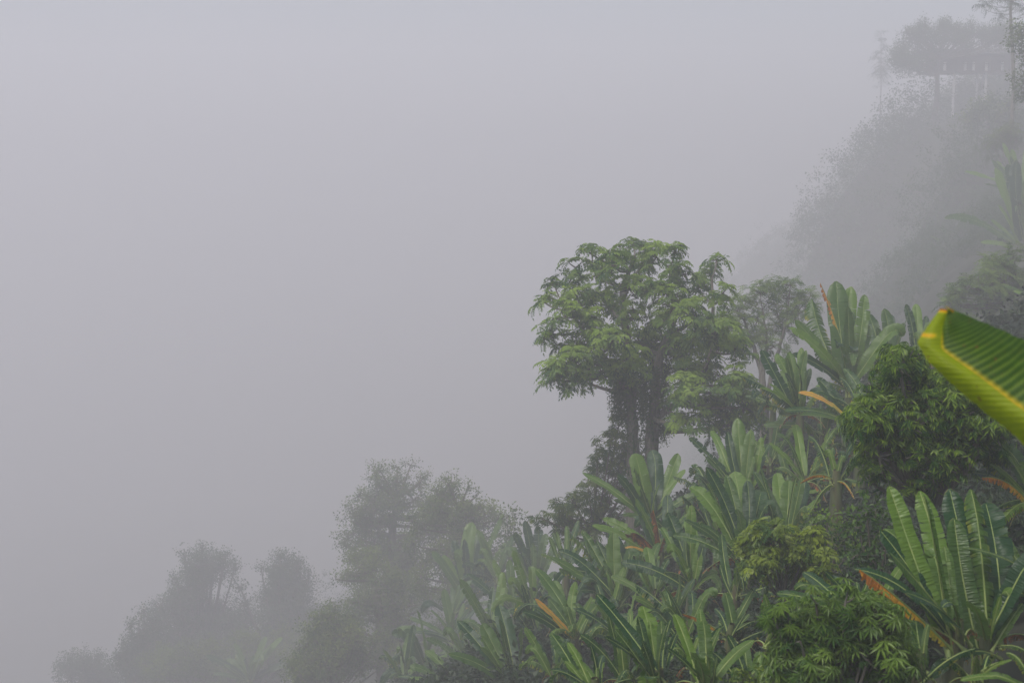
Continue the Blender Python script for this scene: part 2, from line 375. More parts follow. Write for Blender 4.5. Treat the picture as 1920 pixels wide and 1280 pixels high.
G1 = 'banana plants on the near slope at lower right'
G2 = 'banana plants along the middle of the slope'
G3 = 'banana plants fading into the fog'
BAN = [
 # ---- near, lower right
 (1795, 1200, 11.0, 'large banana plant reaching left from the dark creeper mound with a long orange dying leaf',
  [(1667, 911, .6), (1724, 920, .9), (1731, 897, -.1, 'f'), (1650, 993, .3), (1656, 968, .9), (1738, 996, .9, None, 1.15), (1668, 1035, -.5), (1600, 1066, .1, None, .8, .26), (1612, 1067, -.35, 'o', .8, .06), (1697, 1110, -.9, None, 1, .12)], 2, G1),
 (1850, 1212, 11.6, 'tall near banana plant at the right with the widest upright pale green leaves',
  [(1780, 915, .8, None, 1.3), (1820, 888, .5, 't', .8, .03), (1848, 942, 1.0, None, 1.45), (1789, 970, .4, None, 1.1), (1878, 985, 1.0, None, 1.2), (1817, 1128, -.6, None, 1.5), (1738, 1258, -1.0, None, 1, .2), (1745, 1155, .3, 't'), (1918, 1130, .2, None, 1, .15), (1925, 1215, -.3, 't')], 2, G1),
 (1965, 1120, 12.2, 'banana plant cut by the right edge, one leaf arching before its neighbour\'s wide upright leaves',
  [(1803, 1026, -.9, None, .85, .16), (1880, 1000, .3), (1867, 1110, -.2, None, 1, .1), (1900, 1035, .6)], 4, G1),
 (1950, 945, 14.0, 'fringed banana plant at the right edge directly under the overhanging leaf, one tip orange',
  [(1880, 826, .7, None, 1.5), (1855, 870, -.3, None, .6, .16), (1841, 895, -.4, 'o', .7, .25), (1872, 950, -.1, 't', 1, .3), (1868, 985, -.3, 't', 1, .34), (1820, 885, .8)], 4, G1),
 (1722, 1262, 10.4, 'small dark banana plant with one broad hanging leaf between palmate bush and large banana',
  [(1717, 1152, .3, None, 1.6), (1672, 1165, .5, None, 1.2), (1830, 1215, -.3, 't', .9, .2), (1655, 1195, .2)], 2, G1),
 (1600, 1150, 12.4, 'young banana plant with small pale upright leaves just above the palmate bush',
  [(1573, 1082, .1, None, 1.2), (1581, 1098, -.1, None, 1.2), (1592, 1085, .2), (1606, 1082, .3), (1640, 1100, .2), (1455, 1112, .5, None, 1, .1), (1506, 1072, .9)], 3, G1),
 (1945, 1300, 9.6, 'banana plant in the bottom right corner with low shining horizontal leaves',
  [(1845, 1257, -.2, None, 1, .14), (1800, 1275, -.4, None, 1, .2), (1885, 1215, .2, 't', 1, .3)], 3, G1),
 # ---- bottom middle
 (1322, 1290, 12.0, 'banana plant at the bottom edge, a short wide bright leaf standing in front',
  [(1318, 1150, .3, None, 1.35), (1264, 1150, .5, None, 1.1), (1312, 1140, .9), (1303, 1224, -.5, None, 1.5), (1250, 1215, -.3), (1345, 1225, -.1), (1370, 1240, .2)], 3, G1),
 (1400, 1295, 12.4, 'pale banana plant with curled drooping tips at the bottom, left of the palmate bush',
  [(1364, 1190, .2), (1394, 1202, .6, None, 1.4), (1425, 1212, .4, None, 1.3), (1446, 1222, .7, None, 1.2), (1373, 1236, -.4, None, 1, .2), (1455, 1225, -.1), (1470, 1220, .3)], 3, G1),
 (1235, 1285, 13.2, 'bottom edge banana plant whose long bright leaves fan up in the middle of the thicket',
  [(1118, 1113, .4), (1151, 1177, -.2, None, 1.2), (1134, 1194, -.5, None, .8), (1203, 1200, -.3, None, 1.5), (1205, 1135, .8, None, 1.4), (1240, 1152, .2, None, .8), (1258, 1160, .2, None, .7), (1218, 1162, .4), (1270, 1185, .1), (1230, 1270, -1.2)], 2, G1),
 (1372, 1195, 15.0, 'banana plant with one broad dark upright leaf standing before the deep shade gap',
  [(1360, 1110, .3, None, 1.5), (1416, 1100, .4, None, .8), (1340, 1140, .6), (1280, 1150, -.3, 'o', .5, .1), (1405, 1150, .2)], 3, G1),
 (1115, 1300, 14.0, 'banana plant at the bottom edge with arching bright edged leaves left of the centre',
  [(1030, 1247, -.2, None, .9), (1059, 1238, .1, None, 1.1), (1033, 1186, .5, None, 1.3), (1064, 1203, .3), (1080, 1232, .5), (1075, 1275, -.4), (1130, 1228, .7)], 3, G1),
 # ---- middle belt
 (1395, 1050, 18.0, 'banana plant with a bright square topped upright leaf above the yellowish bush',
  [(1324, 875, .2, None, .9), (1292, 897, .6, None, 1), (1326, 905, -.2), (1376, 884, .7, None, 1.4), (1401, 900, .3, None, 1.15), (1384, 955, -.4, None, 1.5), (1428, 905, .8, None, 1.2), (1283, 975, -.5, None, 1.1, .12), (1310, 975, .1, None, 1.1)], 3, G2),
 (1472, 1015, 18.6, 'banana plant with wide grey green upright leaves right of the bright square topped leaf',
  [(1480, 888, .5, None, 1.5), (1425, 875, .3, 'f'), (1457, 886, .7, None, 1.1), (1440, 945, -.2), (1495, 880, .3, 'f'), (1540, 925, .2, None, .8), (1510, 900, .8), (1550, 960, -.1)], 3, G2),
 (1395, 930, 21.5, 'banana plant with tall upright leaves and a curled bright tip right of the misty gap',
  [(1383, 783, .6, None, 1.3), (1364, 808, .3, None, 1.1), (1409, 805, .1, None, 1.2), (1292, 820, .2, None, 1.1), (1318, 852, -.2, None, 1.4), (1438, 812, .2, 'f'), (1442, 832, .6, None, 1), (1332, 793, .8, None, .7)], 3, G2),
 (1300, 1100, 18.5, 'banana plant with a large dark ribbed leaf leaning left in front of the dead stalks',
  [(1252, 960, .4, None, 1.3), (1240, 988, .8, None, .8, .12), (1290, 968, .8), (1330, 1075, .2), (1245, 1072, -.3, 't', 1, .2), (1290, 1062, -.6, 't', 1, .25), (1345, 1070, .3, None, 1.5)], 3, G2),
 (1230, 1120, 20.0, 'banana plant with one broad pale leaf standing below the dead brown stalks',
  [(1203, 1036, -.3, None, 1.5), (1213, 1014, .5, None, 1.2), (1238, 1006, .8), (1145, 1080, .2, None, 1, .12), (1255, 1040, .3), (1285, 1125, -.3, 't', 1, .25)], 3, G2),
 (1160, 1125, 21.5, 'banana plant with a tall square topped pale leaf right of two long leaves leaning left',
  [(1150, 997, .2, None, 1.4), (1091, 994, .4, None, .9), (1119, 1014, .6, None, 1.1), (1026, 1040, -.2, None, .9, .08), (1044, 1020, .3, None, .9, .06), (1180, 1012, .7), (1048, 1065, -.2, 't', .9, .2), (1140, 985, .9), (1085, 1100, -.4)], 3, G2),
 (1240, 1045, 22.0, 'banana plant with withered brown stalks hanging around its yellow leaf stems',
  [(1195, 934, .3), (1182, 990, -.3, 'd', 1, .12), (1225, 955, -.2, 'd', .9, .12), (1255, 985, -.3, 'd', .9, .15), (1172, 1000, -.1, 'd', .8, .22), (1252, 915, .5), (1110, 985, -.2, None, .9, .14), (1130, 972, .3, None, .9, .16), (1170, 1020, -.3, 'y', .5)], 2, G2),
 (1222, 975, 24.5, 'banana plant with tall upright leaves standing directly before the vine covered tree trunks',
  [(1190, 836, .2, None, 1.4), (1156, 880, -.3, None, 1.2), (1222, 830, .6, None, 1.2), (1092, 886, .2, None, .6, .1), (1272, 850, .5, None, 1.1), (1237, 898, -.3, None, .7), (1285, 880, .3), (1262, 900, .6)], 3, G2),
 (1080, 1195, 19.5, 'banana plant with a single bright yellow leaf tip on its left side',
  [(1003, 1122, -.3, 'y', .9, .03), (1028, 1121, .2, None, 1.3), (1000, 1137, 0., None, 1.1), (1004, 1065, .6, None, 1.2), (980, 1146, -.4, None, .8, .15), (1125, 1130, .8, None, 1.3), (1073, 1180, -.8, 't', 1, .3), (1030, 1185, -.6, 't', 1, .25), (1080, 1090, .4)], 2, G2),
 (965, 1290, 23.0, 'banana plant at the bottom edge with bright leaves leaning left below the yellow leaf tip',
  [(902, 1190, 0., None, 1.1), (904, 1168, .4, None, 1.3), (858, 1163, .6, None, 1.1), (935, 1133, .9, None, 1.4), (840, 1226, -.4, None, 1, .16), (945, 1222, -.3, None, 1, .1), (900, 1213, -.6), (1010, 1226, .2, None, 1, .12)], 2, G2),
 (860, 1300, 33.0, 'banana plant at the bottom edge with low flat leaves spreading left beneath the foggy slope',
  [(766, 1240, -.2, None, 1, .14), (764, 1266, -.4, None, 1, .14), (828, 1242, .3), (742, 1258, .1, None, .6), (905, 1240, .2), (800, 1225, .5, None, .9, .1)], 2, G2),
 # ---- upper right belt
 (1592, 725, 24.0, 'tall banana plant with a half brown orange leaf rising against the fog',
  [(1538, 530, .2, 'o', .5, .02), (1568, 527, .5, None, 1.2), (1596, 537, .6, None, 1.2), (1621, 552, .4, None, .9), (1590, 575, -.2, None, 1), (1602, 568, -.1, None, 1), (1522, 560, .6, 't', 1.2, .04), (1490, 600, .2, None, 1.1), (1478, 615, -.3, None, .9, .14), (1640, 640, .2, None, 1, .1)], 3, G2),
 (1500, 775, 23.0, 'banana plant with broad upright leaves below the small feathery tree',
  [(1428, 655, .3, None, 1.5), (1456, 662, .6, None, 1.2), (1478, 648, .2, None, 1), (1492, 672, -.3, None, .8, .12), (1425, 727, -.4, None, .8, .12), (1441, 718, -.2, None, .8, .1), (1520, 690, .4), (1470, 690, -.4)], 3, G2),
 (1668, 705, 25.0, 'banana plant with pale leaves at the fog line left of the overhanging big leaf',
  [(1627, 572, .5, None, 1.2), (1658, 578, .3, None, 1.1), (1642, 603, -.2, None, 1), (1672, 590, .6), (1624, 640, -.3, None, 1, .2), (1690, 610, .5)], 3, G2),
 (1722, 672, 26.5, 'small banana plant showing only leaf tips above the top of the big lance leaf bush',
  [(1699, 570, .2, None, 1.2), (1717, 569, .4, None, 1.2), (1737, 592, .3), (1742, 603, .1), (1705, 612, -.2)], 3, G2),
 (1615, 800, 20.5, 'banana plant with a yellow patched leaf and fringed horizontal leaves left of the big bush',
  [(1532, 708, .3, None, 1.2), (1497, 736, -.2, 'y', .6, .28), (1470, 770, -.4, None, .8, .16), (1500, 778, -.5, None, .7, .14), (1573, 706, .4, 't', .9, .3), (1640, 708, .3, 't', .9, .22), (1560, 745, .1, 't', .9, .3), (1582, 690, .8)], 3, G2),
 (1568, 900, 17.6, 'banana plant with orange hanging leaves in the shade left below the big lance bush',
  [(1500, 905, -.3, 'o', .7, .3), (1602, 935, -.4, 'o', .5, .4), (1617, 825, .4, 'o', .6, .06), (1515, 808, .2, 't', .9, .2), (1562, 838, .3), (1520, 955, -.2, 't', .8, .3), (1540, 905, .5, None, 1.3), (1575, 925, .7, None, 1.3)], 2, G2),
 (1510, 905, 20.0, 'banana plant with two tall thin upright leaves right of the curled bright tip',
  [(1492, 784, .5, None, 1), (1518, 815, .2, 'f'), (1540, 838, .3, 'f'), (1442, 830, .1, None, 1), (1500, 840, .6, None, 1.1), (1455, 800, -.2, None, .7, .2), (1570, 800, .4, 't', .9, .2)], 3, G2),
 # ---- fading into the fog on the left
 (1005, 1095, 42.0, 'misty banana plant with upright leaves left of the stepped bush',
  [(984, 975, .3, None, 1), (1008, 985, .5, None, 1.4), (1025, 990, .2, None, 1.2), (962, 1000, .2, None, 1.3), (1046, 992, .4), (1000, 1010, -.3), (970, 1030, .3)], 3, G3),
 (965, 1150, 42.0, 'misty banana plant with short leaves between the yellow leaf tip and the fog',
  [(925, 1048, .3, None, 1), (955, 1048, .4, None, 1), (875, 1075, .1, None, 1.1, .08), (916, 1109, -.3, None, .9, .16), (985, 1060, .4), (905, 1140, .2), (950, 1085, -.3)], 3, G3),
 (880, 1125, 56.0, 'pale misty banana plant with tall leaves standing before the vine hung trees',
  [(808, 1022, .1, None, .9, .04), (887, 965, .5, None, 1), (905, 985, .2, None, .9), (945, 962, .1, None, .5, .02), (955, 1000, .2, 't', .6, .03), (850, 1000, .4, None, .9), (870, 1010, -.2), (830, 1040, .3)], 3, G3),
 (850, 1195, 50.0, 'misty banana plant with a pale upright leaf and long leaves pointing left',
  [(740, 1170, -.1, None, .9, .12), (768, 1158, .3, None, 1), (808, 1143, .2, None, .8), (832, 1103, .4, None, 1.4), (780, 1185, -.3), (870, 1130, .3), (893, 1140, .5)], 3, G3),
 (1062, 1060, 27.0, 'misty banana plant half hidden in front of the stepped bush with leaves pointing right',
  [(1062, 985, .3), (1085, 975, .4), (1030, 1000, .2, None, 1.1), (1095, 1010, .1), (1045, 1035, -.2)], 2, G3),
 (470, 1275, 92.0, 'faint banana plant with pale flat leaves low in the fog at the left',
  [(385, 1228, -.5, None, 1.0, .14), (500, 1192, .4, None, 1, .15), (530, 1195, -.3, None, 1, .15), (440, 1205, .5), (420, 1245, -.5), (545, 1240, .2), (400, 1262, -.5, None, 1, .1)], 4, G3),
 # ---- far right, in the fog
 (1925, 475, 72.0, 'misty banana plant with long leaves arching left at the right edge above the olive tree',
  [(1768, 395, -.5, None, .7, .14), (1858, 412, .4, None, .8, .1), (1838, 455, -.6, None, .8, .14), (1890, 290, .5, None, .9), (1906, 300, .3, None, .9), (1872, 385, .2, None, .8), (1900, 330, .3, None, 1)], 4, G3),
 (1915, 365, 80.0, 'misty banana plant with upright yellow green leaves at the right edge below the house',
  [(1880, 268, .4, None, 1), (1897, 280, .2, None, 1.1), (1808, 322, -.4, None, .7, .12), (1860, 300, .3), (1925, 275, .3), (1846, 345, -.2, None, .8, .14)], 4, G3),
 (1800, 480, 100.0, 'very faint banana plant in the fog, furthest left of the upper right bananas',
  [(1728, 458, -.4, None, .8, .14), (1742, 442, .3, None, .7, .14), (1760, 420, .3), (1800, 415, .4), (1840, 440, .2)], 4, G3),
 (1965, 575, 38.0, 'banana plant outside the right edge poking pale leaf tips over the olive tree',
  [(1880, 528, -.4, None, .6, .08), (1882, 595, -.2, None, .7, .12), (1905, 570, .2, None, .7, .06), (1900, 545, .3), (1940, 500, .3)], 3, G3),
]

# plants that pack the gaps: (u, v, d, leaf length px, label)
PACK = [
 (1345, 1005, 20.0, 150, 'banana plant packed between the pale square topped leaves and the misty gap', G2),
 (1445, 870, 24.0, 130, 'banana plant in the gap behind the curled bright leaf tip', G2),
 (1118, 1075, 25.0, 140, 'banana plant packed left behind the tall square topped pale leaf', G2),
 (1010, 1210, 26.0, 140, 'banana plant packed below the bright yellow leaf tip', G2),
 (925, 1195, 36.0, 140, 'banana plant packed left of the yellow leaf tip, low in the thin fog', G2),
 (1292, 1195, 16.5, 150, 'banana plant packed left of the broad dark leaf before the shade gap', G2),
 (1172, 1205, 17.5, 150, 'banana plant packed above the fan of long bright bottom edge leaves', G2),
 (1062, 1150, 23.5, 130, 'banana plant packed right of the bright yellow leaf tip', G2),
 (1545, 815, 23.5, 140, 'banana plant packed under the half brown orange leaf', G2),
 (1450, 760, 27.0, 120, 'banana plant packed below the small feathery tree trunk', G2),
 (800, 1255, 46.0, 140, 'banana plant packed at the left foot of the banana thicket', G3),
 (930, 1085, 52.0, 110, 'misty banana plant packed before the lone slender sapling', G3),
 (1380, 1115, 16.8, 130, 'banana plant packed in the shade under the yellowish bush', G2),
 (1185, 1090, 22.6, 120, 'banana plant packed under the withered brown stalks', G2),
 (1270, 1015, 23.5, 130, 'banana plant packed right of the withered brown stalks', G2),
 (1650, 690, 28.0, 110, 'banana plant packed at the fog line behind the big lance bush', G3),
 (1410, 900, 25.0, 120, 'banana plant packed behind the tall upright leaves right of the misty gap', G2),
 (880, 1250, 40.0, 130, 'banana plant packed behind the low flat leaves at the bottom left', G3),
 (1040, 1262, 18.5, 150, 'banana plant packed at the bottom edge below the bright yellow leaf tip', G2),
 (1108, 1190, 20.0, 130, 'banana plant packed between the yellow leaf tip and the bottom edge fan', G2),
 (1180, 1285, 15.2, 150, 'banana plant packed at the very bottom under the long bright fan', G2),
 (945, 1245, 28.0, 130, 'banana plant packed left of the bright bottom edge leaves leaning left', G2),
 (1000, 1140, 32.0, 120, 'misty banana plant packed just left above the yellow leaf tip', G3),
 (1300, 1255, 14.2, 140, 'banana plant packed behind the short wide bright bottom edge leaf', G2),
 (1145, 1160, 21.0, 120, 'banana plant packed below the two long leaves leaning left', G2),
 (1445, 1205, 13.0, 120, 'small banana plant packed against the left side of the palmate bush', G1),
 (1255, 1165, 18.0, 120, 'banana plant packed below the broad pale leaf under the withered stalks', G2),
 (1340, 930, 23.0, 130, 'banana plant packed at the lower rim of the misty gap', G2),
 (1480, 940, 21.5, 130, 'banana plant packed behind the wide grey green upright leaves', G2),
 (1600, 850, 21.0, 130, 'banana plant packed against the left side of the big lance bush', G2),
 (850, 1150, 55.0, 100, 'misty banana plant packed before the yellow green creeper covered tree', G3),
 (760, 1265, 44.0, 110, 'leftmost misty banana plant at the foot of the creeper draped tree', G3),
 (1640, 1165, 12.6, 140, 'banana plant packed between the creeper mound and the palmate bush', G1),
 (1900, 1100, 15.0, 150, 'banana plant packed in the shade behind the widest upright leaves', G1),
 (1830, 1270, 10.6, 130, 'small banana plant packed at the bottom between two near banana stems', G1),
]

# ------------------------------------------------------------------ leaf clump templates (triangles; local +Z is the twig direction)
def leaflet(p, dr, nr, ln, wd):
    sd = np.cross(dr, nr)
    m = p + dr * ln * .45
    return np.array([p, m - sd * wd * .5 + nr * wd * .12, p + dr * ln - nr * ln * .12, m + sd * wd * .5 + nr * wd * .12]), np.array([[0, 2, 1], [0, 3, 2]])
def T_make(fn, n=5, seed=3):
    return [fn(np.random.default_rng(seed + i)) for i in range(n)]
def collect(parts):
    V = np.concatenate([p[0] for p in parts]); n = 0; Fc = []
    for p in parts: Fc.append(p[1] + n); n += len(p[0])
    return V, np.concatenate(Fc), np.concatenate([np.full(len(p[0]), p[2]) for p in parts])
def rosette_pinnate(rg):
    parts = []; up = np.array([0, 0, 1.])
    nl = int(rg.integers(6, 9))
    for i in range(nl):
        az = 2 * math.pi * i / nl + rg.normal(0, .25); el = rg.uniform(.0, .9)
        out = np.array([math.cos(az), math.sin(az), 0])
        D = out * math.cos(el) + up * math.sin(el)
        Ln = rg.uniform(.75, 1.05)
        tn = .55 if el > .5 else .15
        for j, t in enumerate(np.linspace(.22, 1, 7)):
            p = D * Ln * t - up * .55 * Ln * t * t
            dd = unit(D - up * 1.1 * t); sdv = unit(np.cross(dd, up))
            for s in (1, -1):
                if j == 6 and s < 0: continue
                dr = unit(dd * (.55 if j < 6 else 1.) + s * sdv * (1. if j < 6 else 0) - up * .30 + rg.normal(0, .1, 3))
                nr = unit(np.cross(np.cross(dr, up), dr))
                V, Fc = leaflet(p, dr, nr, .30 * rg.uniform(.8, 1.1) * (1.15 - .4 * abs(t - .55)), .115)
                parts.append((V, Fc, tn + rg.normal(0, .08)))
    return collect(parts)
def rosette_palmate(rg):
    parts = []; up = np.array([0, 0, 1.])
    for i in range(int(rg.integers(3, 5))):
        az = rg.uniform(0, 6.28); el = rg.uniform(.1, 1.2)
        c = np.array([math.cos(az) * math.cos(el), math.sin(az) * math.cos(el), math.sin(el)]) * rg.uniform(.25, .55)
        nf = int(rg.integers(7, 10)); tn = rg.uniform(.0, .5) + .25 * (el > .8)
        a0 = rg.uniform(0, 6.28)
        for k in range(nf):
            a = a0 + k * 2 * math.pi / nf
            dr = unit(np.array([math.cos(a), math.sin(a), 0]) + c * .5 - up * rg.uniform(.35, .8))
            nr = unit(up + .3 * c - dr * dr[2])
            V, Fc = leaflet(c, dr, unit(nr - dr * np.dot(nr, dr)), rg.uniform(.45, .62), .10)
            parts.append((V, Fc, tn + rg.normal(0, .06)))
    return collect(parts)
def rosette_lance(rg):
    parts = []; up = np.array([0, 0, 1.])
    for i in range(3):
        az = rg.uniform(0, 6.28); D = unit(np.array([math.cos(az), math.sin(az), rg.uniform(.1, 1.)]))
        n = 7
        for j in range(n):
            t = .25 + .75 * j / (n - 1); p = D * t * .62 - up * .2 * t * t; s = 1 if j % 2 else -1
            sdv = unit(np.cross(D, up))
            dr = unit(D * .75 + s * sdv * .7 - up * rg.uniform(.5, 1.1))
            nr = unit(up - dr * dr[2])
            V, Fc = leaflet(p, dr, nr, rg.uniform(.38, .55), .085)
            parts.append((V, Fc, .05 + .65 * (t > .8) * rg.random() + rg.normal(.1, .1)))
    return collect(parts)
def rosette_small(rg):
    parts = []; up = np.array([0, 0, 1.])
    for i in range(20):
        p = np.clip(rg.normal(0, .34, 3), -.5, .5); dr = unit(unit(p) + rg.normal(0, .5, 3) - up * .35); nr = unit(up + rg.normal(0, .5, 3)); nr = unit(nr - dr * np.dot(nr, dr))
        V, Fc = leaflet(p, dr, nr, rg.uniform(.22, .36), rg.uniform(.13, .2))
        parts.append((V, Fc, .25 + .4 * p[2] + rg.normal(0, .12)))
    return collect(parts)
def rosette_fine(rg):
    parts = []; up = np.array([0, 0, 1.])
    for i in range(6):
        az = rg.uniform(0, 6.28); D = unit(np.array([math.cos(az), math.sin(az), rg.uniform(-.1, .8)])); sdv = unit(np.cross(D, up)); tn = rg.uniform(0, .6)
        for j in range(7):
            t = .2 + .8 * j / 6; p = D * t * .9 - up * .25 * t * t
            for s in (1, -1):
                dr = unit(D * .6 + s * sdv * .8 - up * .35 + rg.normal(0, .15, 3)); nr = unit(up - dr * dr[2])
                V, Fc = leaflet(p, dr, nr, .22, .07); parts.append((V, Fc, tn + rg.normal(0, .1)))
    return collect(parts)
def rosette_droop(rg):
    parts = []; up = np.array([0, 0, 1.])
    for i in range(5):
        az = rg.uniform(0, 6.28); D = unit(np.array([math.cos(az), math.sin(az), rg.uniform(.0, .5)])); sdv = unit(np.cross(D, up))
        for j in range(9):
            t = .15 + .85 * j / 8; p = D * t * 1.0 - up * .5 * t * t
            dr = unit(D * .5 + (1 if j % 2 else -1) * sdv * .5 - up * .9 + rg.normal(0, .15, 3)); nr = unit(up + D - dr * np.dot(up + D, dr))
            V, Fc = leaflet(p, dr, nr, .32, .035); parts.append((V, Fc, .2 + rg.normal(0, .1)))
    return collect(parts)
TPL = {k: T_make(f) for k, f in dict(pinnate=rosette_pinnate, palmate=rosette_palmate, lance=rosette_lance, small=rosette_small, fine=rosette_fine, droop=rosette_droop).items()}

def scatter(kind, P, Dn, S, rg, tint=0.0, bag=None):
    """rosettes of one kind at points P, twig directions Dn, sizes S"""
    bag = bag or Bag(); tp = TPL[kind]; P = np.asarray(P); n = len(P)
    tint = np.broadcast_to(tint, (n,)); pick = rg.integers(0, len(tp), n)
    Z = unit(Dn); ref = rg.normal(0, 1, (n, 3)); Xa = unit(ref - Z * np.sum(ref * Z, 1, keepdims=True)); Ya = np.cross(Z, Xa)
    for k in range(len(tp)):
        s = pick == k
        if not s.any(): continue
        V, Fc, A = tp[k]; m = len(V)
        Rm = np.stack([Xa[s], Ya[s], Z[s]], -1)
        W = np.einsum('nij,mj->nmi', Rm, V) * np.asarray(S)[s][:, None, None] + P[s][:, None]
        idx = (np.arange(s.sum())[:, None, None] * m + Fc[None]).reshape(-1, 3)
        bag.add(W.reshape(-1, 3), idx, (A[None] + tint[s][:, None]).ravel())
    return bag

N_TREE = [0]
def plant(name, label, cat, base, clumps, kind, mat, size, dens=1.0, trunks=(), group=None, limb=True, depth=.55, flat=1.0, limb_r=.05, inner=.35, shell=.75, twig=True):
    """base: (u, v, d) of the foot; clumps: (u, v, r px[, depth offset m]); trunks: lists of (u, v, radius m[, depth offset])"""
    rg = np.random.default_rng(77 + N_TREE[0]); N_TREE[0] += 1
    u0, v0, d0 = base; size = size * near(d0) / d0; limb_r = limb_r * near(d0) / d0; d0 = near(d0)
    B = at(u0, v0, d0); B[2] = float(ground(B[0], B[1]))
    root = thing(name, label, cat, B, group)
    us = [c[0] for c in clumps]; half = (max(us) - min(us)) / 2 * d0 / F
    Pc, Rc = [], []
    for c in clumps:
        dy = c[3] if len(c) > 3 else rg.uniform(-1, 1) * half * depth
        Pc.append(at(c[0], c[1], d0 + dy)); Rc.append(c[2] * d0 / F)
    Pc = np.array(Pc); Rc = np.array(Rc)
    wood = Bag(); nodes = []
    for tr in trunks:
        pts = [at(t[0], t[1], d0 + (t[3] if len(t) > 3 else 0)) for t in tr]; rr = [t[2] for t in tr]
        pts = np.array(pts); foot = pts[0].copy(); foot[2] = min(float(ground(foot[0], foot[1])), foot[2]) - .15
        pts = np.vstack([foot, pts]); rr = [rr[0] * 1.25] + rr
        tq = np.linspace(0, len(pts) - 1, 5 * len(pts)); xs = np.arange(len(pts))
        Pp = np.stack([np.interp(tq, xs, pts[:, i]) for i in range(3)], 1)
        ker = np.array([.25, .5, .25])
        for _ in range(3): Pp[1:-1] = (Pp[:-2] + 2 * Pp[1:-1] + Pp[2:]) / 4
        Pp[1:-1] += rg.normal(0, .012 * rr[0] / .1, Pp[1:-1].shape)
        r = np.interp(tq, xs, rr)
        V, Q = tube(Pp, r, 9); wood.add(V - B, Q)
        nodes += list(zip(Pp[len(Pp) // 3:], r[len(Pp) // 3:]))
    if not nodes:
        top = B + (Pc.mean(0) - B) * .55; lean = np.array([rg.normal(0, .05), 0, 0])
        Pp = bezier(B - np.array([0, 0, .2]), (B + top) / 2 + lean, top, 10); r = np.linspace(limb_r * 1.5, limb_r, 10)
        V, Q = tube(Pp, r, 8); wood.add(V - B, Q); nodes = list(zip(Pp[4:], r[4:]))
    NP = np.array([n[0] for n in nodes]); NR = np.array([n[1] for n in nodes])
    bag = Bag()
    for c, r in zip(Pc, Rc):
        if limb:
            cost = np.linalg.norm(NP - c, axis=1) + 1.2 * np.maximum(0, NP[:, 2] - c[2] + .2 * r)
            j = int(np.argmin(cost)); A = NP[j]
            Mm = A + (c - A) * .5 + np.array([0, 0, -.10 * np.linalg.norm(c - A)])
            Pl = bezier(A, Mm, c, 9); V, Q = tube(Pl, np.linspace(min(NR[j] * .7, limb_r), limb_r * .3, 9), 6); wood.add(V - B, Q)
        sz = size * rg.uniform(.9, 1.1)
        n = max(3, int(dens * 5.0 * (r / sz) ** 2))
        D = unit(rg.normal(0, 1, (n, 3)) + np.array([0, -.15, .35])); rad = r * np.where(rg.random(n) < inner, rg.uniform(.2, .7, n), rg.uniform(shell, 1.0, n))
        off = D * rad[:, None] * np.array([1, 1, flat]); P = c + off
        tw = D * .55 + np.array([0, 0, .75]) + rg.normal(0, .15, (n, 3))
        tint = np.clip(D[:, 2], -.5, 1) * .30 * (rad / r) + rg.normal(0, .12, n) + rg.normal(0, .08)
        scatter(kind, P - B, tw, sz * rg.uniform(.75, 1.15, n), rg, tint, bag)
        if twig:
            for p in P[:: max(1, n // 9)]:
                V, Q = tube(bezier(c, (c + p) / 2 - np.array([0, 0, .06 * r]), p, 4), np.linspace(limb_r * .3, limb_r * .1, 4), 4); wood.add(V - B, Q)
    obj('trunk', wood.mesh('trunk', [M_BARK]), root)
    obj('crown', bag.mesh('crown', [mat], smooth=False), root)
    return root, B

def fill(boxes, n, rmin, rmax, seed):
    """clumps spread over a silhouette given as (u, v, half width, half height) ellipses"""
    rg = np.random.default_rng(seed); out = []
    ar = np.array([b[2] * b[3] for b in boxes], float); ar /= ar.sum()
    for i in range(n):
        b = boxes[rg.choice(len(boxes), p=ar)]; a = rg.uniform(0, 6.28); q = math.sqrt(rg.random()); r = rg.uniform(rmin, rmax)
        out.append((b[0] + math.cos(a) * q * max(4, b[2] - r * .7), b[1] + math.sin(a) * q * max(4, b[3] - r * .7), r))
    return out

HERO = [(1025, 570, 26), (1042, 535, 24), (1062, 600, 34), (1085, 560, 30), (1082, 505, 24), (1112, 480, 24), (1118, 520, 32), (1150, 500, 28), (1165, 475, 26), (1190, 465, 26), (1205, 500, 34), (1230, 485, 30), (1265, 475, 22), (1262, 515, 34),
        (1342, 490, 20), (1330, 520, 24), (1305, 545, 34), (1345, 560, 26), (1140, 570, 38), (1180, 545, 34), (1105, 610, 36), (1035, 628, 28), (1075, 655, 34), (1055, 705, 36), (1045, 715, 26), (1095, 716, 34), (1075, 690, 34), (1130, 690, 38), (1150, 640, 36), (1190, 600, 30),
        (1265, 575, 40), (1300, 600, 40), (1240, 640, 40), (1290, 650, 42), (1340, 640, 42), (1190, 680, 36), (1230, 700, 36), (1175, 715, 28), (1280, 700, 36), (1330, 700, 40), (1370, 665, 34), (1385, 640, 22), (1300, 745, 32), (1350, 750, 36), (1390, 765, 34), (1415, 785, 22), (1310, 790, 26), (1270, 760, 24), (1368, 720, 34), (1250, 605, 30), (1165, 600, 28)]

